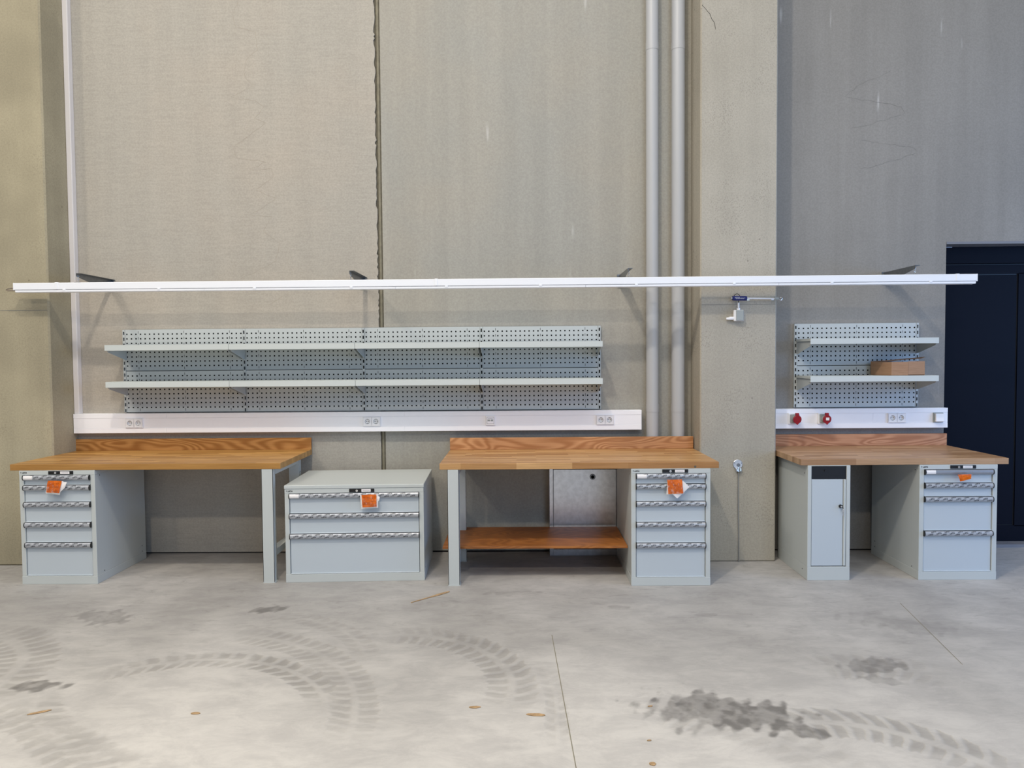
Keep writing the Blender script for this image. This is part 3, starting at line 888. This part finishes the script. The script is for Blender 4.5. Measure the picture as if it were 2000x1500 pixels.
# ------------------------------------------------------------------ perforated boards
def grid_holes(xl, zl, hole, y, depth, name, mat):
    """sheet in the XZ plane at y with rectangular cells missing, closed by return flanges"""
    mb = MB(); idx = {}
    def vid(i, k):
        if (i, k) not in idx:
            idx[(i, k)] = len(mb.v); mb.v.append((xl[i], y, zl[k]))
        return idx[(i, k)]
    for i in range(len(xl) - 1):
        for k in range(len(zl) - 1):
            if not hole((xl[i] + xl[i + 1]) / 2, (zl[k] + zl[k + 1]) / 2):
                mb.f.append((vid(i, k), vid(i + 1, k), vid(i + 1, k + 1), vid(i, k + 1)))
    x0, x1, z0, z1 = xl[0], xl[-1], zl[0], zl[-1]
    t = 0.0015
    mb.box(x0, x1, y, y + depth, z1 - t, z1); mb.box(x0, x1, y, y + depth, z0, z0 + t)
    mb.box(x0, x0 + t, y, y + depth, z0, z1); mb.box(x1 - t, x1, y, y + depth, z0, z1)
    return mb.mesh(name, mat)
PW, PH = 0.978, 0.345
hx = [(PW - 25 * 0.038) / 2 + 0.038 * i for i in range(26)]
hz = [(PH - 7 * 0.038) / 2 + 0.038 * i for i in range(8)]
sx = [(hx[i] + hx[i + 1]) / 2 for i in (2, 12, 22)]
sz = [PH - 0.024 - 0.05 * k for k in range(7)]
HS = 0.0057
xl = sorted([0, PW] + [v for c in hx for v in (c - HS, c + HS)] + [v for c in sx for v in (c - 0.0017, c + 0.0017)])
zl = sorted([0, PH] + [v for c in hz for v in (c - HS, c + HS)] + [v for c in sz for v in (c - 0.0105, c + 0.0105)])
def is_hole(x, z):
    if any(abs(x - c) < HS for c in hx) and any(abs(z - c) < HS for c in hz): return True
    return any(abs(x - c) < 0.0017 for c in sx) and any(abs(z - c) < 0.0105 for c in sz)
PEG = grid_holes(xl, zl, is_hole, 0.0, 0.022, 'perforated_panel', M['peg'])
PEGBACK = MB().box(0.002, PW - 0.002, 0.019, 0.0205, 0.002, PH - 0.002).mesh('hole_shade', M['dark'])  # black sheet stands in for the shade behind the holes
RW, RH = 0.022, 0.694
rz_ = [RH - 0.030 - 0.05 * k for k in range(14)]
RAIL = grid_holes([0, 0.0058, 0.0162, RW], sorted([0, RH] + [v for c in rz_ for v in (c - 0.0135, c + 0.0135)]),
                  lambda x, z: 0.0058 < x < 0.0162 and any(abs(z - c) < 0.0135 for c in rz_), 0.0, 0.026, 'slotted_rail', M['peg'])
RAILBACK = MB().box(0.002, RW - 0.002, 0.022, 0.025, 0.002, RH - 0.002).mesh('hole_shade', M['dark'])  # black strip painted as the shade inside the rail slots
def panel(x0, x1, z, label, group):
    o = tag(link('perforated_panel', PEG, None, (x0, 0.003, z)), label, 'perforated panel', group)
    o.scale.x = (x1 - x0) / PW
    link('hole_shade', PEGBACK, o)
def rail(x, z, label, group):
    o = tag(link('slotted_rail', RAIL, None, (x - RW / 2, 0.001, z)), label, 'wall rail', group)
    link('hole_shade', RAILBACK, o)
RX = [-3.331, -2.318, -1.317, -0.330, 0.652]
NTH = ['leftmost', 'second', 'third', 'rightmost']
for i in range(4):
    a, b_ = RX[i] + RW / 2 + 0.0005, RX[i + 1] - RW / 2 - 0.0005
    for z, rowname in ((1.211, 'lower'), (1.5605, 'upper')):
        nm = NTH[i] + (' from left' if i in (1, 2) else '')
        panel(a, b_, z, '%s row perforated panel, %s of the four bay board' % (rowname, nm), 'perforated panels of the four bay board')
for i, x in enumerate(RX):
    nm = ['at the left end', 'between first and second bays', 'between second and third bays', 'between third and last bays', 'at the right end'][i]
    rail(x, 1.211, 'grey slotted wall rail %s of the four bay board' % nm, 'slotted rails of the long board')
RR = [2.277, 3.279]
for z, rowname in ((1.212, 'lower'), (1.5615, 'upper')):
    panel(RR[0] + RW / 2 + 0.0005, RR[1] - RW / 2 - 0.0005, z, '%s perforated panel of the small board right of the pillar' % rowname, 'perforated panels of the small board')
rail(RR[0], 1.212, 'slotted rail on the left side of the small board', 'slotted rails of the small board')
rail(RR[1], 1.212, 'slotted rail on the right side of the small board', 'slotted rails of the small board')

# shelves hung on the rails
def shelf(x0, x1, z, label, group):
    o = thing('wall_shelf', label, 'shelf', (x0, 0.0, z), group=group)
    w = x1 - x0; t = 0.0018; yb, yf = -0.004, -0.300
    b = MB(); b.box(0, w, yf, yb, -t, 0); b.box(0, w, yf, yf + t, -0.0455, -t); b.box(0, w, yf + t, yf + 0.014, -0.0455, -0.0455 + t)
    b.box(0, t, yf + t, yb, -0.020, -t); b.box(w - t, w, yf + t, yb, -0.020, -t)
    b.box(0, w, yb - t, yb, -0.03, -t)
    b.build('board', M['shelfpaint'], o, bevel=0.0006)
    for x in (0.010, w - 0.012):
        poly = [(-0.001, -0.004), (-0.001, -0.122), (-0.020, -0.122), (-0.275, -0.058), (-0.288, -0.046), (-0.288, -0.004)]
        br = MB().prism(poly, 'x', x, x + 0.002).build('bracket', M['peg'], o)
        for y, zz in ((-0.278, -0.0495), (-0.255, -0.052)):
            MB().cyl((x - 0.0012, y, zz), (x + 0.0032, y, zz), 0.0042, n=10).build('rivet', M['chrome'], br)
SX = [-3.321, -2.326, -1.319, -0.331, 0.646]
for i in range(4):
    nm = ['leftmost', 'second from left', 'third from left', 'rightmost'][i]
    shelf(SX[i] + 0.0012, SX[i + 1] - 0.0012, 1.7715, 'upper grey wall shelf, %s on the four bay board' % nm, 'upper shelves of the four bay board')
    shelf(SX[i] + 0.0012, SX[i + 1] - 0.0012, 1.4760, 'lower grey wall shelf, %s on the four bay board' % nm, 'lower shelves of the four bay board')
shelf(2.277, 3.280, 1.777, 'empty upper grey shelf on the small board right of the pillar', 'shelves of the small board')
shelf(2.279, 3.283, 1.479, 'lower grey shelf carrying a cardboard box on the small board', 'shelves of the small board')

# cardboard box on the lower right shelf
def carton():
    o = thing('cardboard_box', 'opened brown cardboard box lying on the lower right shelf', 'box', (2.925, -0.275, 1.4792))
    t = 0.004; h = 0.108
    # skewed carton: front face along x, left face running back to the left
    A = Vector((0.0, 0.0)); Bv = Vector((0.125, -0.012)); C = Vector((0.262, 0.0)); D = Vector((-0.055, 0.225)); E_ = Vector((0.215, 0.235))
    def wall(p, q, z0, z1, name, th=t):
        d = (q - p).normalized(); n = Vector((-d.y, d.x)) * th
        poly = [(p.x, p.y), (q.x, q.y), (q.x + n.x, q.y + n.y), (p.x + n.x, p.y + n.y)]
        return MB().prism(poly, 'z', z0, z1).build(name, M['card'], o, bevel=0.001)
    wall(A, Bv, 0.002, h, 'front_wall'); wall(Bv + Vector((0.002, 0.004)), C, 0.006, h + 0.003, 'front_flap')
    wall(C, E_, 0.002, h - 0.006, 'side_wall'); wall(E_, D, 0.002, h - 0.004, 'rear_wall'); wall(D, A, 0.002, h, 'side_wall')
    MB().prism([(A.x + .004, A.y + .004), (C.x - .004, C.y + .005), (E_.x - .004, E_.y - .004), (D.x + .006, D.y - .004)], 'z', 0.0, 0.004).build('bottom', M['card'], o)
    MB().add([(-0.056, 0.222, h), (0.10, 0.232, h), (0.12, 0.10, h + 0.012), (-0.02, 0.08, h + 0.006), (-0.056, 0.222, h + .004), (0.10, 0.232, h + .004), (0.12, 0.10, h + 0.016), (-0.02, 0.08, h + 0.010)],
             [(0, 1, 2, 3), (4, 7, 6, 5), (0, 4, 5, 1), (1, 5, 6, 2), (2, 6, 7, 3), (3, 7, 4, 0)]).build('top_flap', M['card'], o)
    MB().add([(0.06, 0.20, h + .008), (0.30, 0.12, h + 0.022), (0.36, 0.17, h + 0.034), (0.14, 0.236, h + .012), (0.06, 0.20, h + .012), (0.30, 0.12, h + 0.026), (0.36, 0.17, h + 0.038), (0.14, 0.236, h + .016)],
             [(0, 1, 2, 3), (4, 7, 6, 5), (0, 4, 5, 1), (1, 5, 6, 2), (2, 6, 7, 3), (3, 7, 4, 0)]).build('top_flap', M['card'], o)
carton()

# ------------------------------------------------------------------ linear luminaire on chains
def luminaire():
    o = thing('linear_luminaire', 'long white linear luminaire hanging across the wall', 'luminaire', (-0.22, -0.42, 2.18), world_parts=True)
    yf, yb = -0.450, -0.392
    z0, z1, z2, z3 = 2.179, 2.1965, 2.200, 2.2535
    X0, X1 = -3.927, 3.475
    sl = [X0, -3.592, -0.648, 3.328, X1]
    for a, b_ in zip(sl, sl[1:]):
        B(MB().box(a + 0.0005, b_ - 0.0005, yf, yb, z2, z3), 'track_housing', M['lumwhite'], o, bevel=0.003)
    for x in sl[1:-1]:
        B(MB().box(x - 0.012, x + 0.012, yf - 0.003, yb + 0.003, z2 + 0.001, z3 + 0.003), 'connector_sleeve', M['lumwhite'], o, bevel=0.002)
    for x, s in ((X0, -1), (X1, 1)):
        B(MB().box(x - 0.004, x + 0.004, yf - 0.001, yb + 0.001, z2 - 0.002, z3 + 0.001), 'end_cap', M['lumwhite'], o, bevel=0.002)
    B(MB().box(X0 + 0.012, X1 - 0.014, yf + 0.007, yb - 0.007, z1 - 0.003, z2 + 0.002), 'gear_tray', M['line'], o)
    js = [X0 + 0.010, -2.445, -0.961, 0.499, 1.972, X1 - 0.008]
    for a, b_ in zip(js, js[1:]):
        ins = B(MB().prism([(yf + 0.001, z1), (yf + 0.001, z0 + 0.004), (yf + 0.006, z0), (yb - 0.006, z0), (yb - 0.001, z0 + 0.004), (yb - 0.001, z1)], 'x', a + 0.001, b_ - 0.001), 'light_insert', M['lumwhite'], o, bevel=0.0008)
    for x in (-3.533, -2.795, -2.052, -1.304, -0.570, 0.153, 0.887, 1.633, 2.376, 3.125):
        B(MB().box(x - 0.011, x + 0.011, yf - 0.002, yf + 0.004, z1 - 0.006, z2 + 0.006), 'spring_clip', M['lumwhite'], o, bevel=0.001)
    pts = [(X0 - 0.002, -0.42, 2.212), (X0 - 0.03, -0.425, 2.215), (X0 - 0.06, -0.43, 2.210), (X0 - 0.072, -0.43, 2.203), (X0 - 0.06, -0.43, 2.197), (X0 - 0.03, -0.425, 2.196), (X0 + 0.012, -0.42, 2.199)]
    B(MB().tube(pts, 0.0042, 8), 'feed_cable', M['cable'], o, smooth=True)
luminaire()
def lamp_bracket(x, label, flip=1):
    o = thing('lamp_bracket', label, 'bracket', (x, WY, 2.325), group='steel brackets holding the luminaire')
    pl_ = [(0.0, 0.0), (0.0, -0.098), (-0.035, -0.098), (-0.462, -0.026), (-0.470, -0.018), (-0.470, 0.0)]
    MB().prism(pl_, 'x', -0.0015, 0.0015).build('web_plate', M['darksteel'], o)
    MB().box(min(0, 0.036 * flip), max(0, 0.036 * flip), -0.470, 0, -0.0025, 0.0005).build('top_flange', M['darksteel'], o)
    wp = MB().box(-0.022, 0.022, -0.004, -0.0005, -0.105, 0.004).build('wall_plate', M['darksteel'], o, bevel=0.001)
    for z in (-0.025, -0.08):
        MB().cyl((0.012 * flip, -0.014, z), (0.012 * flip, -0.003, z), 0.008, n=6).build('bolt', M['chrome'], o)
    ch = MB()
    n = 4
    zt, zb = -0.016, -0.0650
    Ls = (zt - zb) / n
    for i in range(n):
        zc = zt - Ls * (i + 0.5)
        lp = []
        for k in range(14):
            t = 2 * PI * k / 14
            u, v = 0.0048 * math.cos(t), (Ls * 0.66) * math.sin(t)
            lp.append((0.006 + (u if i % 2 == 0 else 0), -0.452 + (u if i % 2 else 0), zc + v))
        ch.tube(lp, 0.0014, 6, True)
    stuff(ch.build('chain', M['chrome'], o, smooth=True))
    MB().box(-0.018, 0.030, -0.470, -0.434, -0.0715, -0.0690).build('hanger_clip', M['darksteel'], o)
lamp_bracket(-3.441, 'galvanised lamp bracket beside the vertical trunking, leftmost', 1)
lamp_bracket(-1.318, 'galvanised lamp bracket left of the wall panel joint', 1)
lamp_bracket(0.826, 'galvanised lamp bracket just left of the pipes', 1)
lamp_bracket(3.013, 'galvanised lamp bracket right of the pillar, rightmost', 1)

# ------------------------------------------------------------------ pipes
def pipe(x, r, label):
    o = thing('drain_pipe', label, 'pipe', (x, -0.022, 0.8005), group='grey vertical pipes')
    for a, b_ in ((0.0, 0.39), (0.39, 3.34), (3.34, HT - 0.8)):
        s = MB().cyl((0, 0, a), (0, 0, b_ - 0.0015), r, n=40).build('pipe_section', M['pipe'], o, smooth=True)
    for z in (0.39, 3.34):
        MB().cyl((0, 0, z - 0.004), (0, 0, z + 0.06), r + 0.0018, n=40).build('coupling', M['pipe'], o, smooth=True)
    for z in (1.8, 4.4):
        MB().box(-0.02, 0.02, r - 0.01, 0.052, z, z + 0.03).build('clamp', M['steel'], o)
pipe(1.087, 0.0505, 'left one of the two grey plastic pipes beside the pillar')
pipe(1.299, 0.0535, 'right one of the two grey plastic pipes beside the pillar')

# ------------------------------------------------------------------ things on the right pillar
def actuator():
    o = thing('gas_strut', 'chrome rod actuator with a dark blue sleeve mounted on the right pillar', 'actuator', (1.658, -0.31, 2.09), world_parts=True)
    y = -0.318
    B(MB().cyl((1.770, y, 2.094), (1.990, y, 2.089), 0.0075, n=16), 'rod', M['rod'], o, smooth=True)
    B(MB().cyl((1.985, y, 2.089), (2.018, y, 2.088), 0.0125, n=18), 'rod_end', M['greyplastic'], o, bevel=0.002)
    B(MB().tube([(2.036 + 0.010 * math.cos(t), y, 2.088 + 0.010 * math.sin(t)) for t in [2 * PI * i / 18 for i in range(18)]], 0.0042, 8, True), 'eyelet', M['chrome'], o, smooth=True)
    sl = B(MB().cyl((1.658, y, 2.0965), (1.770, y, 2.094), 0.0185, n=28), 'sleeve', M['blue'], o, bevel=0.003, smooth=True)
    pr_ = MB()
    for k, (z, a, b_) in enumerate(((0.006, 1.672, 1.716), (0.0, 1.674, 1.758), (-0.006, 1.682, 1.742))):
        x = a
        rnd = random.Random(k)
        while x < b_ - 0.004:
            w = rnd.uniform(0.004, 0.011)
            yy = y - math.sqrt(0.0188 ** 2 - z ** 2) - 0.0004
            pr_.box(x, min(x + w, b_), yy, yy + 0.0008, 2.0955 + z - 0.0011, 2.0955 + z + 0.0011)
            x += w + 0.0022
    stuff(B(pr_, 'printed_lines', M['paper'], sl, top=o))
    B(MB().cyl((1.650, y, 2.0965), (1.659, y, 2.0965), 0.006, n=12), 'end_stud', M['steel'], o)
    for x in (1.69, 1.985):
        B(MB().box(x - 0.012, x + 0.012, y + 0.005, -0.2745, 2.080, 2.088), 'mounting_clip', M['steel'], o)
    B(MB().box(1.772, 1.790, y - 0.002, y + 0.010, 2.080, 2.084), 'retaining_clip', M['chrome'], o)
    B(MB().box(1.962, 1.982, y - 0.002, y + 0.010, 2.080, 2.086), 'retaining_clip', M['chrome'], o)
    lp = [(1.700 + 0.022 * math.cos(t), y + 0.02, 2.112 + 0.020 * math.sin(t)) for t in [PI - PI * i / 10 for i in range(11)]]
    B(MB().tube(lp, 0.0022, 6), 'cable_loop', M['dark'], o)
actuator()
def jbox():
    o = thing('junction_box', 'small white junction box with cable glands on the right pillar', 'junction box', (1.71, -0.31, 1.96), world_parts=True)
    B(MB().box(1.674, 1.750, -0.312, -0.2755, 1.918, 2.004), 'housing', M['white'], o, bevel=0.004)
    B(MB().box(1.688, 1.748, -0.318, -0.312, 1.922, 2.002), 'lid', M['greyplastic'], o, bevel=0.003)
    B(MB().cyl((1.712, -0.297, 2.004), (1.712, -0.297, 2.022), 0.0135, n=8), 'cable_gland', M['white'], o, bevel=0.001)
    B(MB().cyl((1.712, -0.297, 2.028), (1.712, -0.297, 2.062), 0.0075, n=14).cyl((1.712, -0.297, 2.020), (1.712, -0.297, 2.03), 0.005, n=10), 'gland_stem', M['white'], o, smooth=True)
    B(MB().cyl((1.712, -0.297, 2.06), (1.712, -0.305, 2.082), 0.003, n=8), 'cable', M['dark'], o)
    B(MB().cyl((1.674, -0.297, 1.940), (1.640, -0.297, 1.940), 0.0135, n=12).cyl((1.642, -0.297, 1.9385), (1.616, -0.297, 1.9375), 0.0125, 0.008, n=12), 'cable_gland', M['white'], o, bevel=0.001)
jbox()
def pillar_socket():
    o = thing('round_outlet', 'round metal outlet plate with a conduit running down the right pillar', 'outlet', (1.716, -0.276, 0.78), world_parts=True)
    yb = -0.2755
    B(MB().cyl((1.716, yb, 0.783), (1.716, yb - 0.010, 0.783), 0.0385, n=32), 'plate', M['steel'], o, bevel=0.003, smooth=True)
    B(MB().cyl((1.720, yb - 0.010, 0.778), (1.720, yb - 0.014, 0.778), 0.014, n=20), 'hub', M['darksteel'], o, bevel=0.001)
    B(MB().cyl((1.690, yb - 0.0105, 0.795), (1.690, yb - 0.012, 0.795), 0.003, n=8).cyl((1.744, yb - 0.0105, 0.793), (1.744, yb - 0.012, 0.793), 0.003, n=8), 'screw', M['dark'], o)
    B(MB().cyl((1.705, yb - 0.012, 0.752), (1.709, yb - 0.018, 0.728), 0.011, n=12), 'plug', M['steel'], o, bevel=0.001)
    B(MB().cyl((1.735, yb - 0.012, 0.752), (1.733, yb - 0.018, 0.728), 0.011, n=12), 'plug', M['chrome'], o, bevel=0.001)
    B(MB().cyl((1.719, yb - 0.012, 0.760), (1.719, yb - 0.016, 0.724), 0.009, n=12), 'plug', M['chrome'], o, bevel=0.001)
    B(MB().tube([(1.719, yb - 0.014, 0.726), (1.7195, yb - 0.006, 0.68), (1.7215, yb - 0.005, 0.4), (1.726, yb - 0.005, 0.2), (1.727, yb - 0.005, 0.0)], 0.0048, 10), 'conduit', M['cord'], o, smooth=True)
pillar_socket()

# ------------------------------------------------------------------ orange document pouches
def pouch(label, loc, corners, paper, bag, seed, rz=0):
    """corners etc. as (x, z) relative to the handle above; y fronts the drawers"""
    o = thing('document_pouch', label, 'document pouch', loc, rz, 'orange leaflets taped to the cabinets')
    rnd = random.Random(seed)
    def sheet(quad, y, amp, nm, mat, n=9, th=0.0012):
        (ax, az), (bx, bz), (cx, cz), (dx, dz) = quad          # tl, tr, br, bl
        ph = [rnd.uniform(0, 6) for _ in range(4)]
        vs = []
        for j in range(n + 1):
            for i in range(n + 1):
                u, v = i / n, j / n
                x = (ax * (1 - u) + bx * u) * (1 - v) + (dx * (1 - u) + cx * u) * v
                z = (az * (1 - u) + bz * u) * (1 - v) + (dz * (1 - u) + cz * u) * v
                yy = y + amp * (math.sin(9 * u + ph[0] + 3 * v) * math.cos(7 * v + ph[1]) + 0.6 * math.sin(17 * v + 5 * u + ph[2])) - 0.006 * math.sin(PI * v) * 0.5
                vs.append((x, yy, z))
        m = (n + 1) ** 2
        vs += [(x, yy + th, z) for x, yy, z in vs]
        fs = []
        for j in range(n):
            for i in range(n):
                a = j * (n + 1) + i
                fs += [(a, a + 1, a + n + 2, a + n + 1), (m + a, m + a + n + 1, m + a + n + 2, m + a + 1)]
        edge = [i for i in range(n + 1)] + [(j + 1) * (n + 1) + n for j in range(n)] + [n * (n + 1) + i for i in range(n - 1, -1, -1)] + [j * (n + 1) for j in range(n - 1, 0, -1)]
        for a, b_ in zip(edge, edge[1:] + edge[:1]):
            fs.append((a, b_, m + b_, m + a))
        return MB().add(vs, fs).build(nm, mat, o, smooth=True)
    for i, q in enumerate(paper):
        sheet(q, -0.034 - 0.002 * i, 0.0006, 'paper_sheet', M['paper'], 4)
    lf_ = sheet(corners, -0.0425, 0.0016, 'leaflet', M['orange'])
    (ax, az), (bx, bz), (cx, cz), (dx, dz) = corners
    tx = MB()
    for k in range(7):
        v = 0.18 + 0.11 * k
        for s in range(3):
            if rnd.random() < 0.25: continue
            u0 = 0.1 + 0.27 * s; u1 = u0 + rnd.uniform(0.12, 0.25)
            def pt(u):
                return ((ax * (1 - u) + bx * u) * (1 - v) + (dx * (1 - u) + cx * u) * v, (az * (1 - u) + bz * u) * (1 - v) + (dz * (1 - u) + cz * u) * v)
            p, q = pt(u0), pt(u1)
            tx.add([(p[0], -0.0485, p[1]), (q[0], -0.0485, q[1]), (q[0], -0.0485, q[1] - 0.0022), (p[0], -0.0485, p[1] - 0.0022)], [(0, 1, 2, 3)])
    if bag != 'none':
        stuff(tx.build('printed_lines', M['orange_ink'], lf_))
        q = [(corners[0][0] - 0.008, 0.0), (corners[1][0] + 0.008, 0.0), (corners[2][0] + 0.010, corners[2][1] - 0.008), (corners[3][0] - 0.010, corners[3][1] - 0.008)]
        sheet(q, -0.0520, 0.0014, 'clear_bag', M['clear'], 7, 0.0006)
    else:
        q = [(corners[0][0] - 0.02, 0.0), (corners[1][0] + 0.006, 0.0), (corners[1][0] + 0.004, corners[1][1] - 0.012), (corners[0][0] - 0.004, corners[0][1] - 0.012)]
        sheet(q, -0.0460, 0.0025, 'clear_bag', M['clear'], 7, 0.0006)
    return o
# left cabinet: handle top at z 0.811
pouch('crumpled orange leaflet bag on the left workbench cabinet', (-3.448, -0.779, 0.806), [(-0.008, -0.030), (0.094, -0.032), (0.072, -0.122), (-0.022, -0.116)],
      [[(-0.012, -0.034), (0.10, -0.036), (0.070, -0.136), (-0.034, -0.124)], [(0.060, -0.040), (0.128, -0.042), (0.112, -0.082), (0.070, -0.120)]], 'bag', 3)
pouch('flat orange leaflet with white border on the wide low cabinet', (-1.175, -0.7425, 0.656), [(0.0, -0.005), (0.108, -0.002), (0.108, -0.092), (0.006, -0.096)],
      [[(-0.012, -0.008), (0.118, -0.002), (0.118, -0.102), (-0.004, -0.108)], [(0.095, -0.004), (0.132, -0.022), (0.126, -0.050), (0.10, -0.06)]], 'bag', 5, rz=0.040)
pouch('orange leaflet bag over a turned white sheet on the middle workbench cabinet', (1.034, -0.868, 0.806), [(-0.006, -0.034), (0.098, -0.032), (0.108, -0.132), (0.002, -0.136)],
      [[(-0.004, -0.050), (0.10, -0.04), (0.112, -0.136), (-0.010, -0.140)], [(0.012, -0.116), (0.108, -0.044), (0.152, -0.088), (0.066, -0.170)]], 'bag', 8)
pouch('short rolled orange leaflet bag on the four drawer cabinet by the door', (3.128, -0.760, 0.806), [(0.006, -0.028), (0.104, -0.026), (0.100, -0.060), (0.026, -0.078)], [], 'none', 11)

# ------------------------------------------------------------------ litter on the floor
def chip(label, x, y, L, W_, rz, name='wood_chip'):
    n = 10; rnd = random.Random(int(abs(x * 100)))
    poly = []
    for i in range(n):
        t = 2 * PI * i / n
        poly.append((L / 2 * math.cos(t) * rnd.uniform(0.85, 1.05), W_ / 2 * math.sin(t) * rnd.uniform(0.7, 1.1)))
    o = MB().prism(poly, 'z', 0.0, 0.004).build(name, M['chip'], None, bevel=0.001)
    o.location = (x, y, 0.0005); o.rotation_euler = (0, 0, rz)
    tag(o, label, 'wood chip', 'wood chips littering the floor')
chip('small wood chip on the floor below the middle workbench', -0.232, -2.646, 0.060, 0.022, 0.05)
chip('flat tan wood chip beside the straight floor cut', 0.056, -2.719, 0.090, 0.024, -0.1)
chip('slim wood chip near the left edge of the floor', -2.268, -2.688, 0.10, 0.020, 0.5)
chip('faint wood chip inside the curved tyre track', -1.529, -2.70, 0.045, 0.022, 0.0)
chip('tiny wood chip left of the big dark stain', 0.595, -2.639, 0.026, 0.010, 0.2)
chip('round wood chip at the bottom edge of the floor', 0.519, -3.115, 0.030, 0.026, 0.0)
chip('tiny lower wood chip left of the big dark stain', 0.536, -2.939, 0.022, 0.009, 0.1)
def splinter():
    p0 = Vector((-0.753, -1.214)); p1 = Vector((-0.517, -0.987)); d = p1 - p0
    L = d.length
    poly = [(-L / 2, -0.002), (0.0, -0.006), (0.06, -0.013), (L / 2 - 0.02, -0.010), (L / 2, -0.004), (L / 2 - 0.01, 0.006), (0.07, 0.010), (0.0, 0.004), (-L / 2, 0.002)]
    o = MB().prism(poly, 'z', 0.0, 0.006).build('wood_splinter', M['chip'], None, bevel=0.001)
    o.location = ((p0.x + p1.x) / 2, (p0.y + p1.y) / 2, 0.0005); o.rotation_euler = (0, 0, math.atan2(d.y, d.x))
    tag(o, 'long thin wood splinter on the floor before the middle workbench', 'wood splinter')
splinter()
